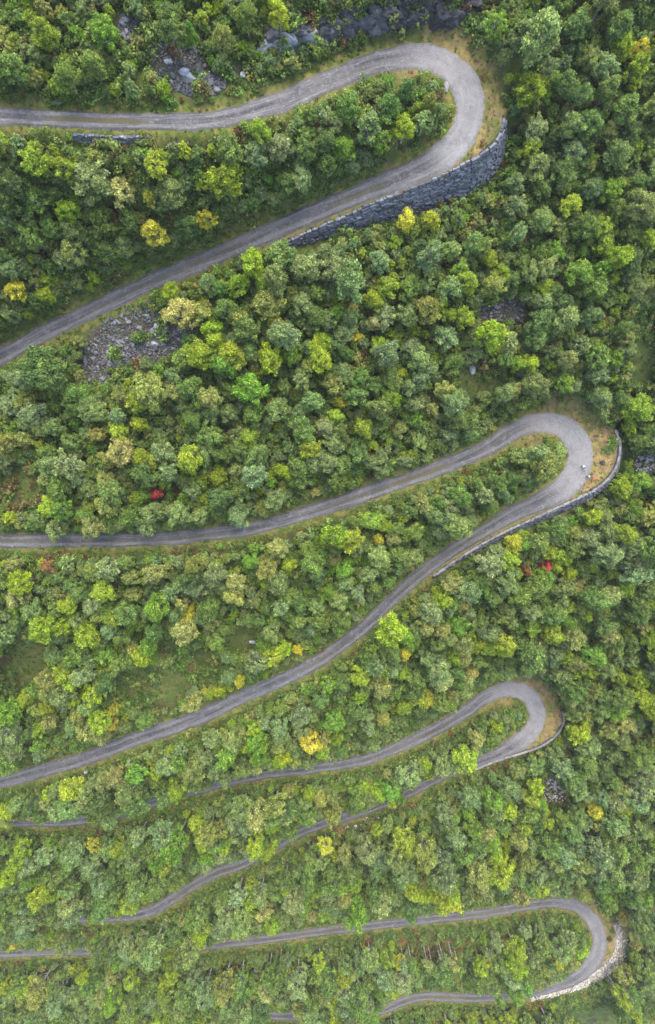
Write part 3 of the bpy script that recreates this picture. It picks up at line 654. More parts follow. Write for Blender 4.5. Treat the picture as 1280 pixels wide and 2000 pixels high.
for i in range(len(cand)):
    if not inview[i] or ce[i] < .6 or msk[i] > .35 or mfill[i] > .2: continue
    if cliffd[i] < 34: continue
    x, y = cand[i]
    first = i < 20000
    mpx = np.interp(cpy[i], (0, 600, 1000, 2000), (15.5, 16.5, 16.5, 15)); r = min(3.3, max(.9, random.gauss(1, .27) * mpx * cd[i] / F)) if first else random.uniform(.75, 1.35)
    if cpy[i] < 215 and cpx[i] < 640: r *= .85
    kv = RP[KG_c[i], 4]; low = y < RY[KG_c[i]]
    if low and cpy[i] > 980 and ce[i] < 2.3 + .3 * r: continue
    if ce[i] < (1.0 + .35 * r if kv > .6 else .7 + .15 * r): continue
    hgt = r * 2.2
    He = r * 3.9 * (1.3 if cpy[i] > 1500 else 1.12)
    bad = False
    for fh, fr in ((.66, 1.0), (.42, .85), (.9, .7)):
        qx, qy, qd = proj(x, y, cz[i] + He * fh)
        if not road_ok(qx, qy, r * F / qd * fr): bad = True; break
    if bad: continue
    if clash(x, y, r, .56 if first else .50): continue
    v = random.random() + cn[i] * .18
    code = 'S' if v < .38 else 'G' if v < .68 else 'D' if v < .71 else 'O' if v < .82 else 'B' if v < .88 else 'L' if v < 1.03 else random.choice('LLOTOYL')
    hs = 1.12 + (.18 if cpy[i] > 1500 else 0)
    add_tree(x, y, r, code, False, hs=hs)
print('trees', len(TREES))

# the 300 that show largest become things of their own; the rest are the wood
def visible(t): return -10 < t['px'] < 1290 and -10 < t['py'] < 2010
vis = [t for t in TREES if visible(t)]
vis.sort(key=lambda t: (-t['noted'], -t['rpx'])); ONE = vis[:300]; ids = {id(t) for t in ONE}; REST = [t for t in TREES if id(t) not in ids]
ORD = 'first second third fourth fifth sixth seventh eighth ninth tenth eleventh twelfth thirteenth fourteenth fifteenth sixteenth seventeenth eighteenth nineteenth twentieth'.split()
LEGS = [(226, 232, 238, 160, 108), (697, 620, 549, 405, 340), (1056, 1056, 1053, 990, 935), (1528, 1485, 1430, 1279, 1110), (1607, 1604, 1565, 1497, 1450), (1796, 1794, 1775, 1606, 1545), (1862, 1858, 1853, 1818, 1800)]
ZONE = ['above the top road leg', 'inside the highest hairpin', 'between the highest and second hairpins', 'inside the second hairpin', 'between the second and third hairpins',
        'inside the third hairpin', 'between the third and lowest hairpins', 'inside the lowest hairpin']
def zone(t):
    px, py = t['px'], t['py']
    if px > 960 and py < 480: return 'right of the highest hairpin'
    if px > 1120 and 480 <= py < 830: return 'at the right edge above the second hairpin'
    if px > 1190 and 830 <= py < 1000: return 'at the right edge beside the second hairpin'
    if px > 1080 and 1000 <= py < 1320: return 'right of centre below the second hairpin'
    if px > 1080 and 1320 <= py < 1520: return 'right of the third hairpin'
    if px > 1080 and 1520 <= py < 1760: return 'right of centre below the third hairpin'
    k = 0
    for L in LEGS:
        if py > np.interp(px, (0, 150, 300, 640, 860), L): k += 1
    return ZONE[k]
byz = {}
for t in ONE: byz.setdefault(zone(t), []).append(t)
for z_, L in byz.items():
    rows_ = [('', L)]
    if len(L) > 24:
        L = sorted(L, key=lambda t: t['py']); n_ = 3 if len(L) > 48 else 2
        cut = [L[len(L) * i // n_: len(L) * (i + 1) // n_] for i in range(n_)]
        rows_ = list(zip(('upper part ', 'middle part ', 'lower part ') if n_ == 3 else ('upper part ', 'lower part '), cut))
    for rn, R_ in rows_:
        byc = {}
        for t in R_: byc.setdefault((t.get('bare', False), t['code']), []).append(t)
        for (bare, code), C_ in byc.items():
            C_.sort(key=lambda t: t['px'])
            nm = 'bare-stemmed birch' if bare else ('tree' if code in 'RA' else 'birch'); big = '' if code in 'RA' or bare else ('large ' if code in 'GSDOB' else '')
            for i, t in enumerate(C_):
                place = (rn + z_) if rn else z_
                if len(C_) == 1: t['label'] = ('only %s%s %s %s' % (big, CNAME[code], nm, place))
                else: t['label'] = '%s %s%s %s from left, %s' % (ORD[i] if i < 20 else 'last', big, CNAME[code], nm, place)
for t_ in ONE:
    tm, cm, R, H = VARS[t_['var']]
    root = bpy.data.objects.new('birch_tree' if t_['code'] not in 'RA' else 'autumn_tree', None); COL.objects.link(root)
    root.location = (t_['x'], t_['y'], t_['z']); root.rotation_euler = (0, 0, t_['rot']); root.scale = (t_['s'] * t_['an'], t_['s'] / t_['an'], t_['hz'])
    tag(root, t_['label'], 'tree', 'trees standing out of the birch wood')
    tr_ = bpy.data.objects.new('trunk', tm); COL.objects.link(tr_); tr_.parent = root
    cr_ = bpy.data.objects.new('crown', cm); COL.objects.link(cr_); cr_.parent = root; cr_.color = (*t_['tint'], 1)

def scatter(name, coll, rows, label, cat, kinds):
    """one object whose vertices carry instances of the kinds in coll; rows: x y z rot scale(3) tint(3) kind"""
    rows = np.asarray(rows, np.float32)
    me = bpy.data.meshes.new(name); me.vertices.add(len(rows)); me.vertices.foreach_set('co', np.ascontiguousarray(rows[:, :3]).ravel())
    vattr(me, 'rot', np.c_[np.zeros((len(rows), 2)), rows[:, 3]] if rows.shape[1] == 11 else rows[:, [11, 12, 3]], 'FLOAT_VECTOR'); vattr(me, 'scl', rows[:, 4:7], 'FLOAT_VECTOR')
    vattr(me, 'tint', np.c_[rows[:, 7:10], np.ones(len(rows))], 'FLOAT_COLOR'); vattr(me, 'kindno', rows[:, 10].astype(np.int32), 'INT')
    o = link(name, me); tag(o, label, cat, kind='stuff')
    ng = bpy.data.node_groups.new(name, 'GeometryNodeTree')
    ng.interface.new_socket('Geometry', in_out='INPUT', socket_type='NodeSocketGeometry'); ng.interface.new_socket('Geometry', in_out='OUTPUT', socket_type='NodeSocketGeometry')
    N = ng.nodes.new; gi, go = N('NodeGroupInput'), N('NodeGroupOutput')
    ci = N('GeometryNodeCollectionInfo'); ci.inputs['Collection'].default_value = coll; ci.inputs['Separate Children'].default_value = True; ci.inputs['Reset Children'].default_value = True
    ip = N('GeometryNodeInstanceOnPoints'); ip.inputs['Pick Instance'].default_value = True
    def na(nm, ty):
        a = N('GeometryNodeInputNamedAttribute'); a.data_type = ty; a.inputs['Name'].default_value = nm; return a.outputs['Attribute']
    e2r = N('FunctionNodeEulerToRotation'); L = ng.links.new
    L(na('rot', 'FLOAT_VECTOR'), e2r.inputs[0]); L(e2r.outputs[0], ip.inputs['Rotation']); L(na('scl', 'FLOAT_VECTOR'), ip.inputs['Scale'])
    L(na('kindno', 'INT'), ip.inputs['Instance Index']); L(ci.outputs[0], ip.inputs['Instance']); L(gi.outputs[0], ip.inputs['Points']); L(ip.outputs[0], go.inputs[0])
    md = o.modifiers.new('scatter', 'NODES'); md.node_group = ng
    return o
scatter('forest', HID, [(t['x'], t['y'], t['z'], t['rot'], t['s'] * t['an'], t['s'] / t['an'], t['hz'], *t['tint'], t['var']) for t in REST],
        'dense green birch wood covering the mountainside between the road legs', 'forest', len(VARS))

# ------------------------------------------------------------------ undergrowth and grass
HID2 = bpy.data.collections.new('shrub kinds'); HID3 = bpy.data.collections.new('tuft kinds')
for k in range(5):
    TV, TF, CV, CF, lv, bv = make_tree(700 + k, .55, .8, .1, 6, 260, .33, .11)
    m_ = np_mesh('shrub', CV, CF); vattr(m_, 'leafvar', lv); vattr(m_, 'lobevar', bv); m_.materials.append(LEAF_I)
    HID2.objects.link(bpy.data.objects.new('shrub_kind_%02d' % k, m_))
for k in range(4):
    g_ = np.random.default_rng(60 + k); n = 26; V = []
    for i in range(n):
        a, b = g_.uniform(0, 6.28), g_.uniform(0, .16); p = np.array([b * math.cos(a), b * math.sin(a), 0]); o_ = np.array([math.cos(a), math.sin(a), 0]) * g_.uniform(.05, .3) + np.array([0, 0, g_.uniform(.2, .5)])
        w_ = np.array([-math.sin(a), math.cos(a), 0]) * .035; V += [p - w_, p + w_, p + o_ * .6 + w_ * .7, p + o_]
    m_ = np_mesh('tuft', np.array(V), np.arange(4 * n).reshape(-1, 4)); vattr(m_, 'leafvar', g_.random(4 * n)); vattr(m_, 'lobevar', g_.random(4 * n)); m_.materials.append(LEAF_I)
    HID3.objects.link(bpy.data.objects.new('tuft_kind_%02d' % k, m_))
n = 76000
ux, uy = RNG.uniform(*XR, n), RNG.uniform(*YR, n); uz = ground(ux, uy); ue = gridv(EG, ux, uy); upx, upy, ud = proj(ux, uy, uz)
ms, mc, mf, mr = inmask(SCREE, upx, upy), inmask(CLEAR, upx, upy), gridv(M_fill, ux, uy), inmask(RUST, upx, upy)
nz = vnoise(ux, uy, 6, 51) + .6 * vnoise(ux, uy, 2.2, 52); rnd = RNG.random(n)
keep = (upx > -150) & (upx < 1430) & (upy > -150) & (upy < 2130) & (ue > .7) & (rnd > ms * .8) & (rnd > mc * .6) & ((mf < .2) | (rnd < .07)) & (nz > -.55)
for W in WALLS[:4]:
    k, e, t = W.local(ux, uy); keep &= ~((np.abs(t) < 1.2) & (e > -.6) & (e < W.b * W.H[k] + .5))
SHR = [(.105, .170, .030), (.130, .180, .036), (.085, .135, .030), (.17, .18, .036), (.115, .21, .026), (.17, .10, .034), (.12, .065, .03)]
rows = []
for i in np.where(keep)[0]:
    q = random.random()
    if mr[i] > .4 and q < .5: c_ = SHR[5 + (q < .28)]
    else: c_ = SHR[random.choices(range(7), (26, 22, 24, 10, 12, 3, 5))[0]]
    s = random.uniform(.7, 2.3) * (.7 if ue[i] < 2 else 1.0); j = random.uniform(.75, 1.25)
    rows.append((ux[i], uy[i], uz[i] - .03, random.uniform(0, 6.28), s, s, s * random.uniform(.6, 1.1), c_[0] * j, c_[1] * j, c_[2] * j, random.randrange(5)))
print('shrubs', len(rows))
scatter('undergrowth', HID2, rows, 'low green and brown undergrowth on the wood floor', 'undergrowth', 5)
n = 160000
ux, uy = RNG.uniform(*XR, n), RNG.uniform(*YR, n); ue = gridv(EG, ux, uy)
k_ = ue < 8; mf = gridv(M_fill, ux, uy); vg = gridv(M_verge, ux, uy); mc = gridv(M_clear, ux, uy)
rnd = RNG.random(n)
keep = (ue > -.25) & (((mf > .2) & (rnd < .75)) | ((vg > .3) & (rnd < .55)) | ((mc > .4) & (rnd < .6)))
ux, uy, mf, mc = ux[keep], uy[keep], mf[keep], mc[keep]; uz = ground(ux, uy); upx, upy, ud = proj(ux, uy, uz)
vv = (upx > -100) & (upx < 1380) & (upy > -100) & (upy < 2100); nz = vnoise(ux, uy, 2.4, 61) + .5 * vnoise(ux, uy, 7, 62)
rows = []
for i in np.where(vv)[0]:
    if mf[i] > .2: c_ = (.27, .205, .075) if nz[i] < .05 else (.14, .155, .04) if nz[i] < .4 else (.20, .125, .06)
    elif mc[i] > .4: c_ = (.085, .11, .025) if nz[i] < .1 else (.16, .14, .045)
    else: c_ = (.085, .14, .025) if nz[i] < .1 else (.19, .19, .045) if nz[i] < .5 else (.24, .19, .06)
    s = random.uniform(.6, 1.25) * (.75 if mf[i] > .2 else 1); j = random.uniform(.8, 1.25)
    rows.append((ux[i], uy[i], uz[i] - .02, random.uniform(0, 6.28), s, s, s * .8, c_[0] * j, c_[1] * j, c_[2] * j, random.randrange(4)))
print('tufts', len(rows))
scatter('grass', HID3, rows, 'straw-yellow and green grass on the road verges and clearings', 'grass', 4)

# ------------------------------------------------------------------ rocks
def big_rock(name, size, seed, mat, rough=.22, sub=3):
    bm = bmesh.new(); bmesh.ops.create_icosphere(bm, subdivisions=sub, radius=.5)
    off = Vector((seed * 3.7, seed * 1.9, seed * .7)); r = random.Random(seed)
    planes = [(Vector((r.gauss(0, 1), r.gauss(0, 1), r.gauss(0, 1))).normalized(), r.uniform(.28, .42)) for _ in range(9)]
    for v in bm.verts:
        for n_, d_ in planes:
            q = v.co.dot(n_) - d_
            if q > 0: v.co -= n_ * q * .92
        v.co *= 1 + rough * mnoise.noise(v.co * 3.2 + off) + rough * .5 * mnoise.noise(v.co * 8 + off)
        v.co.x *= size[0]; v.co.y *= size[1]; v.co.z *= size[2]
    me = bpy.data.meshes.new(name); bm.to_mesh(me); bm.free(); me.materials.append(mat); return me
def put_rock(px, py, wpx, hpx, mat, label, name='boulder', seed=0, sink=.25, hh=None, rotz=0.0, group=None, cat='boulder'):
    x, y, z = drop(px, py); m = (CAMZ - z) / F; a, b = wpx * m, hpx * m; h = hh or min(a, b) * .8
    o = link(name, big_rock(name, (a * 1.15, b * 1.15, h * 1.2), seed + 1, mat)); o.location = (x, y, z + h * (.5 - sink)); o.rotation_euler = (0, 0, rotz)
    return tag(o, label, cat, group)
BR = 'single boulders on the mountainside'
for i, a in enumerate([
    (922, 724, 12, 18, MAT_PALE, 'pale grey lone boulder in the wood above the second hairpin'),
    (484, 133, 14, 12, MAT_PALE, 'white angular boulder, upper right of the trio beside the top road'),
    (475, 148, 12, 11, MAT_PALE, 'grey-white boulder, lowest of the trio beside the top road'),
    (455, 143, 9, 10, MAT_PALE, 'small pale boulder, leftmost of the trio beside the top road'),
    (361, 141, 17, 17, MAT_PALE, 'largest white boulder at the foot of the upper scree'),
    (373, 152, 18, 13, MAT_PALE, 'broad pale boulder just above the straw yellow tree at the scree foot'),
    (388, 136, 12, 20, MAT_ROCK, 'long grey slab at the right end of the upper scree'),
    (330, 121, 15, 12, MAT_PALE, 'bluish boulder in the middle of the upper scree'),
    (132, 38, 18, 26, MAT_ROCK, 'dark grey tall rock near the top left corner'),
    (308, 636, 12, 13, MAT_PALE, 'white triangular boulder at the top of the lower scree'),
    (323, 645, 14, 14, MAT_ROCK, 'grey rounded boulder right of the white triangular one'),
    (303, 672, 17, 12, MAT_PALE, 'pale bluish boulder in the middle of the lower scree'),
    (232, 706, 14, 15, MAT_ROCK, 'dark grey boulder in the lower left of the lower scree'),
    (390, 610, 15, 12, MAT_ROCK, 'grey boulder right of the straw yellow birch below the road'),
    (198, 524, 26, 12, MAT_ROCK, 'flat grey rock uphill of the second road leg'),
    (168, 1506, 8, 9, MAT_PALE, 'small white roadside boulder below the leg near the left edge'),
    (134, 1277, 16, 9, MAT_PALE, 'pale rock in the wood left of the grassy clearing'),
    (1000, 1832, 44, 10, MAT_CAP, 'long pale ledge of rock inside the lowest hairpin'),
    (1122, 1826, 17, 11, MAT_PALE, 'white boulder beside the road inside the lowest hairpin'),
    (1048, 1848, 12, 8, MAT_ROCK, 'small grey boulder below the pale ledge inside the lowest hairpin'),
    (930, 1918, 26, 22, MAT_ROCK, 'smooth grey rock face above the bottom road leg'),
    (858, 1908, 20, 24, MAT_ROCK, 'grey rock slab in the wood below the leaning trunks'),
    (952, 1812, 14, 6, MAT_WHITE, 'thin white stone below the road left of the lowest hairpin'),
    (494, 1253, 12, 9, MAT_PALE, 'pale grey stone above the third road leg'),
    (1176, 903, 9, 9, MAT_CLIFF, 'dark grey boulder on the dry verge beside the cyclists'),
    (108, 202, 26, 7, MAT_ROCK, 'dark low rock ledge above the road near the left edge'),
    (872, 168, 8, 22, MAT_CAP, 'pale kerb stone inside the highest hairpin')]):
    put_rock(*a, seed=40 + i, group=BR)
# cliff above the highest bend
q = CLIFF; i = 0; s = 0.0
WO = 'first second third fourth fifth sixth seventh eighth ninth tenth eleventh twelfth thirteenth fourteenth'.split()
for tier in (0, 1):
    nt_ = 14 if tier == 0 else 10
    for i in range(nt_):
        s = q.S[-1] * (i + .5 + random.uniform(-.3, .3)) / nt_; x, y, z, h, nx, ny = q.at(s)
        pale_ = tier == 0 and i in (0, 1, 2)
        mat = MAT_PALE if pale_ else MAT_CLIFF
        wd, dp, hh = random.uniform(3.6, 6.5), random.uniform(2.4, 3.8), h * (random.uniform(.7, 1.15) if tier == 0 else random.uniform(.45, .7))
        me = big_rock('cliff_rock', (wd, dp, hh * 1.3), 300 + i + 40 * tier, mat, .5, 4)
        o = link('cliff_rock', me); o.location = (x, y + (.5 if tier == 0 else 1.9), z + (hh * .36 if tier == 0 else h * .8)); o.rotation_euler = (math.radians(random.uniform(-25, 0)), random.uniform(-.5, .5), random.uniform(-.5, .5))
        tag(o, '%s rock, %s from left, %s the top cliff' % ('smooth pale' if pale_ else 'broken dark', WO[i], 'along the foot of' if tier == 0 else 'along the top of'), 'rock', 'rocks of the cliff above the highest bend')
# scree: the larger rocks one by one, the rubble as one mass for each field
fields = [('upper scree above the top road', 0, [(345, 105, 52, 62), (392, 165, 42, 20), (260, 50, 24, 28), (330, 60, 30, 40)], 70, 1700, RK),
          ('lower scree below the second road leg', 1, [(290, 640, 80, 42), (215, 705, 52, 42), (330, 680, 46, 34)], 80, 2400, RK),
          ('dark scree patch in the wood right of centre', 2, [(978, 608, 46, 26)], 26, 260, RK),
          ('pale scree patch below the third hairpin', 3, [(1084, 1540, 28, 24)], 26, 220, RKP),
          ('pale scree at the right edge beside the cyclists', 4, [(1264, 905, 22, 20)], 18, 120, RKP),
          ('stony bank under the fourth road leg', 5, [(690, 1618, 60, 7), (730, 1600, 20, 8)], 16, 140, RKP),
          ('stones below the top road near the short wall', 6, [(352, 296, 24, 20), (230, 275, 60, 4)], 8, 110, RK)]
for nm, fi, ells, nb, ns, pr in fields:
    items, bl = [], []
    for k in range(nb + ns):
        a, b, rx, ry = random.choice(ells); th, rr = random.uniform(0, 6.283), math.sqrt(random.random())
        px, py = a + rx * rr * math.cos(th) * (1 if k < nb else 1.2), b + ry * rr * math.sin(th) * (1 if k < nb else 1.2)
        x, y, z = drop(px, py)
        if gridv(EG, x, y) < .8: continue
        big = k < nb
        s = random.uniform(.6, 1.25) if big else random.uniform(.2, .62)
        if fi >= 3: s *= 1.1
        me = random.choice(pr)
        R = Matrix.Rotation(random.uniform(0, 6.28), 4, 'Z') @ Matrix.Rotation(random.gauss(0, .5), 4, 'X') @ Matrix.Rotation(random.gauss(0, .5), 4, 'Y')
        M = Matrix.Translation((x, y, z + s * .2)) @ R @ Matrix.Diagonal((s * random.uniform(.8, 1.5), s * random.uniform(.7, 1.1), s * random.uniform(.6, 1), 1))
        if big:
            o = bpy.data.objects.new('scree_boulder', me); COL.objects.link(o); o.matrix_world = M
            bl.append((py, px, o))
        else: items.append((me, M))
    bl.sort(key=lambda a: a[0]); bands = ['topmost', 'upper', 'lower', 'bottom'] if len(bl) > 40 else ['upper', 'lower'] if len(bl) > 16 else ['']
    for bi, bn in enumerate(bands):
        for oi, (_, _, o) in enumerate(sorted(bl[len(bl) * bi // len(bands): len(bl) * (bi + 1) // len(bands)], key=lambda a: a[1])):
            tag(o, '%s %sboulder from left, %s' % (ORD[min(oi, 19)], bn + ' band ' if bn else '', nm), 'boulder', 'boulders of the ' + nm)
    o = link('rubble', merged('rubble', items, MAT_ROCKS if pr is RK else MAT_WHITES)); tag(o, 'small broken stones of the ' + nm, 'rubble', kind='stuff')

# ------------------------------------------------------------------ cyclists resting on the second bend
def surf(px, py):
    x, y, z = drop(px, py); k = ridx(px, py)
    x, y, _ = unproj(px, py, RZ[k]); return x, y, (RZ[k] + .04 if gridv(EG, x, y) < 0 else max(float(ground(x, y)), RZ[k] - .1))
SKIN = plain('skin', (.55, .34, .24)); BLACK = plain('black cloth', (.018, .018, .022)); WHITE = plain('white cotton', (.80, .80, .78), vary=.08); BLUE = plain('light blue cotton', (.30, .50, .78), vary=.12)
HAIR = plain('dark hair', (.025, .018, .012)); SHOE = plain('shoe', (.05, .05, .055)); TYRE = plain('tyre rubber', (.02, .02, .02)); STEEL = plain('bare steel', (.45, .45, .46), .35, .5)
TEAL = plain('dark teal canvas', (.02, .075, .095)); RED = plain('red canvas', (.50, .035, .06)); BROWN = plain('brown frame paint', (.12, .05, .04), .4, .5); NAVY = plain('navy frame paint', (.02, .03, .07), .4, .5)
def skin_eval(verts, edges, rad, lev=1):
    me = bpy.data.meshes.new('tmp'); me.from_pydata(verts, edges, []); o = bpy.data.objects.new('tmp', me); COL.objects.link(o)
    o.modifiers.new('s', 'SKIN'); sd_ = o.modifiers.new('u', 'SUBSURF'); sd_.levels = lev; sd_.render_levels = lev
    for i, r in enumerate(rad): me.skin_vertices[0].data[i].radius = (r, r); me.skin_vertices[0].data[i].use_root = (i == 0)
    e = o.evaluated_get(bpy.context.evaluated_depsgraph_get()); m2 = e.to_mesh()
    V = [v.co.copy() for v in m2.vertices]; Fc = [tuple(p.vertices) for p in m2.polygons]; e.to_mesh_clear()
    bpy.data.objects.remove(o); bpy.data.meshes.remove(me); return V, Fc
def person(label, loc, rotz, shirt, bend=0.0, arm=(.26, .06, 1.14, .22, .30, 1.02)):
    root = bpy.data.objects.new('person', None); COL.objects.link(root); root.location = loc; root.rotation_euler = (0, 0, rotz); tag(root, label, 'person', 'cyclists resting on the bend')
    def B(p):                                   # bend the upper body forward about the hips
        p = Vector(p); 
        if p.z > .95: d = p - Vector((0, 0, .95)); p = Vector((0, 0, .95)) + Matrix.Rotation(-bend, 3, 'X') @ d
        return p
    ex, ey, ez, wx, wy, wz = arm
    J = [((0, 0, .95), .145), ((0, .01, 1.12), .135), ((0, .02, 1.32), .165), ((0, .02, 1.47), .065), ((0, .03, 1.54), .065), ((0, .05, 1.64), .10), ((0, .04, 1.73), .075)]
    E = [(0, 1), (1, 2), (2, 3), (3, 4), (4, 5), (5, 6)]; part = [0, 1, 1, 1, 3, 3, 3]
    for sx in (-1, 1):
        b = len(J)
        J += [((sx * .18, .01, 1.41), .078), ((sx * ex, ey, ez), .05), ((sx * wx, wy, wz), .034), ((sx * wx, wy + .07, wz - .01), .036)]; E += [(2, b), (b, b + 1), (b + 1, b + 2), (b + 2, b + 3)]; part += [1, 1, 3, 3]
        b = len(J)
        J += [((sx * .10, 0, .84), .10), ((sx * .115, .03, .5), .066), ((sx * .115, -.02, .09), .045), ((sx * .125, .13, .04), .042)]; E += [(0, b), (b, b + 1), (b + 1, b + 2), (b + 2, b + 3)]; part += [0, 0, 0, 2]
    P = [B(p) for p, r in J]; V, Fc = skin_eval([tuple(p) for p in P], E, [r for p, r in J])
    mats = []
    for f in Fc:
        c = sum((V[i] for i in f), Vector()) / len(f); best = min(range(len(E)), key=lambda k: (c - (P[E[k][0]] * .45 + P[E[k][1]] * .55)).length)
        mats.append(part[E[best][1]])
    for sx in (-1, 1):                          # five fingers closing on what is held
        w0 = B((sx * wx, wy + .07, wz - .01))
        for k in range(5):
            off = Vector((sx * (-.034 + .02 * k), .03 if k else -.005, .0)); ln = (.05, .072, .08, .074, .058)[k]; d1 = Vector((sx * (-.035 if k == 0 else 0), ln * .55, -.004)); d2 = Vector((0, ln * .3, -.025))
            p0 = w0 + off; v_, f_ = skin_eval([tuple(p0), tuple(p0 + d1), tuple(p0 + d1 + d2)], [(0, 1), (1, 2)], [.010, .009, .007])
            o_ = len(V); V += v_; Fc += [tuple(i + o_ for i in f) for f in f_]; mats += [3] * len(f_)
    me = bpy.data.meshes.new('body'); me.from_pydata(V, [], Fc)
    for m_ in (BLACK, shirt, SHOE, SKIN): me.materials.append(m_)
    me.polygons.foreach_set('material_index', mats); me.polygons.foreach_set('use_smooth', [True] * len(Fc)); link('body', me, root)
    hc = B((0, .035, 1.665)); bm = bmesh.new(); bmesh.ops.create_uvsphere(bm, u_segments=14, v_segments=9, radius=.118)
    bmesh.ops.delete(bm, geom=[v for v in bm.verts if v.co.z < -.02 and v.co.y > -.02 or v.co.z < -.07], context='VERTS')
    for v in bm.verts: v.co = hc + Matrix.Rotation(-bend, 3, 'X') @ Vector((v.co.x * .9, v.co.y * 1.05, v.co.z))
    hm = bpy.data.meshes.new('hair'); bm.to_mesh(hm); bm.free(); link('hair', hm, root, HAIR)
    nm = hull_mesh('nose', [B(p) for p in ((-.014, .145, 1.615), (.014, .145, 1.615), (0, .172, 1.612), (0, .14, 1.665), (0, .14, 1.605))], SKIN); link('nose', nm, root)
    for sx in (-1, 1): link('ear', hull_mesh('ear', [B((sx * (.095 + a), .03 + b, 1.635 + c)) for a, b, c in ((0, -.015, -.03), (.02, -.02, .025), (.015, .012, .03), (.012, .005, -.03), (0, .015, .02))], SKIN), root)
    return root
def ring_mesh(name, R, r, mat, n=28, k=6):
    V, Fq = [], []
    for i in range(n):
        a = 2 * math.pi * i / n
        for j in range(k):
            b = 2 * math.pi * j / k; q = R + r * math.cos(b); V.append((q * math.cos(a), r * math.sin(b), q * math.sin(a)))
    for i in range(n):
        for j in range(k): Fq.append((i * k + j, ((i + 1) % n) * k + j, ((i + 1) % n) * k + (j + 1) % k, i * k + (j + 1) % k))
    me = bpy.data.meshes.new(name); me.from_pydata(V, [], Fq); me.materials.append(mat); return me
def tubes(name, segs, mat, parent):
    V, Fq = [], []
    for a, b, r in segs: tube(V, Fq, [Vector(a), Vector(b)], [r, r], 6)
    me = bpy.data.meshes.new(name); me.from_pydata(V, [], Fq); return link(name, me, parent, mat)
TY, RM = ring_mesh('tyre', .335, .022, TYRE), ring_mesh('rim', .305, .012, STEEL)
def bag(name, size, mat, parent, loc):
    me = hull_mesh(name, [(sx * size[0] / 2 * (1 if i else .8), sy * size[1] / 2 * (1 if i else .8), z * size[2]) for sx in (-1, 1) for sy in (-1, 1) for i, z in enumerate((-.5, -.3, .35, .5)) if True], mat)
    o = link(name, me, parent); o.location = loc; return o
def bicycle(label, loc, rot, paint, bags):
    root = bpy.data.objects.new('bicycle', None); COL.objects.link(root); root.location = loc; root.rotation_euler = rot; tag(root, label, 'bicycle', 'bicycles of the cyclists on the bend')
    for x in (-.52, .54):
        w_ = bpy.data.objects.new('wheel', None); COL.objects.link(w_); w_.parent = root; w_.location = (x, 0, .36)
        link('tyre', TY, w_); link('rim', RM, w_); tubes('spokes', [((0, 0, 0), (.3 * math.cos(i * .524), 0, .3 * math.sin(i * .524)), .003) for i in range(12)], STEEL, w_)
    tubes('frame', [((-.52, .05, .36), (-.08, .02, .30), .010), ((-.52, -.05, .36), (-.08, -.02, .30), .010), ((-.52, .04, .36), (-.2, 0, .82), .009), ((-.08, 0, .30), (-.24, 0, .92), .017), ((-.08, 0, .30), (.40, 0, .72), .020), ((-.2, 0, .80), (.38, 0, .84), .017), ((.36, 0, .92), (.41, 0, .70), .020)], paint, root)
    tubes('fork', [((.41, .045, .70), (.54, .05, .36), .012), ((.41, -.045, .70), (.54, -.05, .36), .012)], paint, root)
    tubes('handlebar', [((.36, 0, .92), (.42, 0, 1.0), .015), ((.42, -.30, 1.02), (.42, .30, 1.02), .016), ((.42, -.30, 1.02), (.28, -.31, 1.0), .018), ((.42, .30, 1.02), (.28, .31, 1.0), .018)], BLACK, root)
    link('saddle', hull_mesh('saddle', [(-.38, -.08, .95), (-.38, .08, .95), (-.26, .075, .965), (-.26, -.075, .965), (-.10, .02, .95), (-.10, -.02, .95), (-.36, 0, .91), (-.14, 0, .92)], BLACK), root)
    tubes('crank', [((-.08, .09, .30), (.08, .10, .26), .012), ((-.08, -.09, .30), (-.24, -.10, .34), .012), ((-.08, -.09, .30), (-.08, .09, .30), .014)], STEEL, root)
    if bags:
        for y_ in (-.15, .15): bag('pannier', (.36, .16, .34), bags[0], root, (-.58, y_, .50)); bag('front_pannier', (.26, .13, .26), bags[1], root, (.52, y_, .46))
        bag('rack_bag', (.34, .22, .14), bags[0], root, (-.56, 0, .80)); bag('handlebar_bag', (.17, .26, .2), bags[1], root, (.54, 0, .95))
    return root
x, y, z = surf(1136, 910); person('person in white shirt and dark trousers standing beside the brown-framed bicycle', (x, y, z), math.radians(200), WHITE, .55)
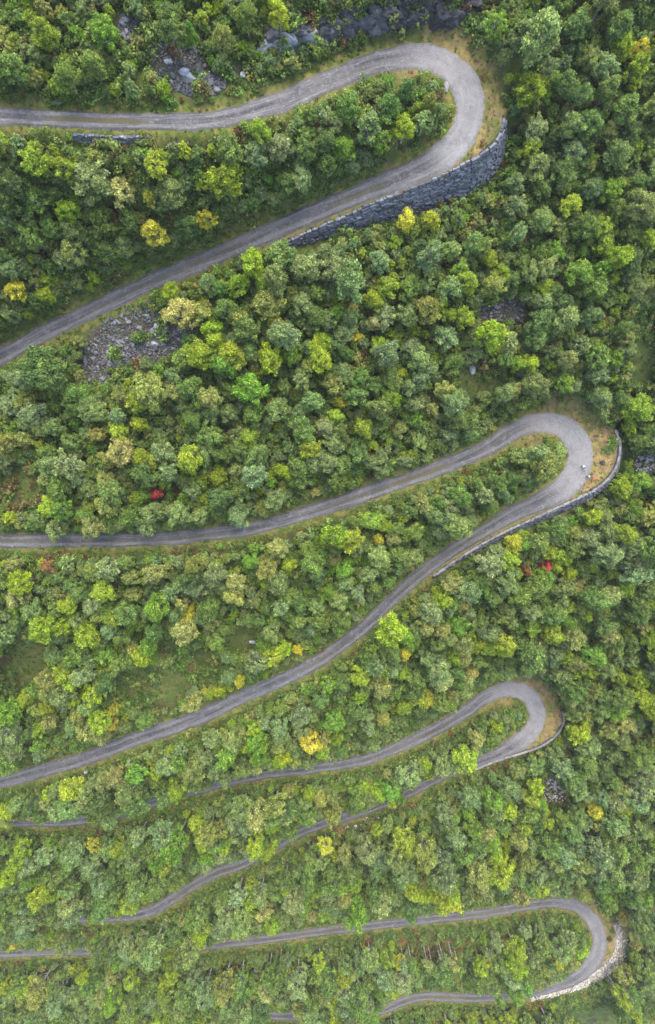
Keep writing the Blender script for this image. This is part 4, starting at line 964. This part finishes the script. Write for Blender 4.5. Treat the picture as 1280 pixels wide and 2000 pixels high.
x, y, z = surf(1138.5, 918.5); bicycle('brown-framed bicycle standing below the person in white', (x, y, z - .02), (math.radians(6), 0, math.radians(95)), BROWN, None)
x, y, z = surf(1145, 931); person('person in light blue shirt bending over the loaded bicycle', (x, y, z), math.radians(-85), BLUE, .75)
x, y, z = surf(1154.5, 931); bicycle('loaded touring bicycle with teal front and red rear bags', (x, y, z - .02), (math.radians(5), 0, math.radians(100)), NAVY, (RED, TEAL))
x, y, z = surf(1133, 951); bicycle('bicycle lying flat on the gravel at the road edge', (x, y, z + .06), (math.radians(-84), 0, math.radians(-88)), NAVY, None)
x, y, z = surf(1155, 956); bp = bpy.data.objects.new('backpack', None); COL.objects.link(bp); bp.location = (x, y, z); tag(bp, 'dark backpack dropped on the verge grass near the wall', 'backpack')
bag('main_sack', (.42, .36, .55), BLACK, bp, (0, 0, .26)); bag('pocket', (.30, .12, .26), TEAL, bp, (0, -.22, .2)); tubes('strap', [((-.12, .18, .42), (-.14, .25, .25), .02), ((-.14, .25, .25), (-.12, .18, .06), .02), ((.12, .18, .42), (.14, .25, .25), .02), ((.14, .25, .25), (.12, .18, .06), .02)], BLACK, bp)

# ------------------------------------------------------------------ the moist air over the valley side
HAZE = 0.00013
zmin = min(v.co.z for v in g.data.vertices) - 1.0; xm = max(abs(v.co.x) for v in g.data.vertices) + 5; ys = [v.co.y for v in g.data.vertices]
bm = bmesh.new(); bmesh.ops.create_cube(bm, size=1.0); zt = max(v.co.z for v in g.data.vertices); zt = max(zt, CAMZ) + 3
for v in bm.verts: v.co = Vector((v.co.x * 2 * xm, (min(ys) - 5) if v.co.y < 0 else (max(ys) + 5), zmin if v.co.z < 0 else zt))
hm = bpy.data.meshes.new('haze'); bm.to_mesh(hm); bm.free(); ho = link('haze', hm); tag(ho, 'thin pale haze over the valley side', 'haze', kind='stuff')
hz_ = NT('thin haze'); pv = hz_.n('VolumePrincipled'); pv.inputs['Color'].default_value = (.86, .90, .95, 1); pv.inputs['Density'].default_value = HAZE; pv.inputs['Anisotropy'].default_value = .2
hz_.l(pv.outputs[0], hz_.out.inputs['Volume']); hm.materials.append(hz_.m)
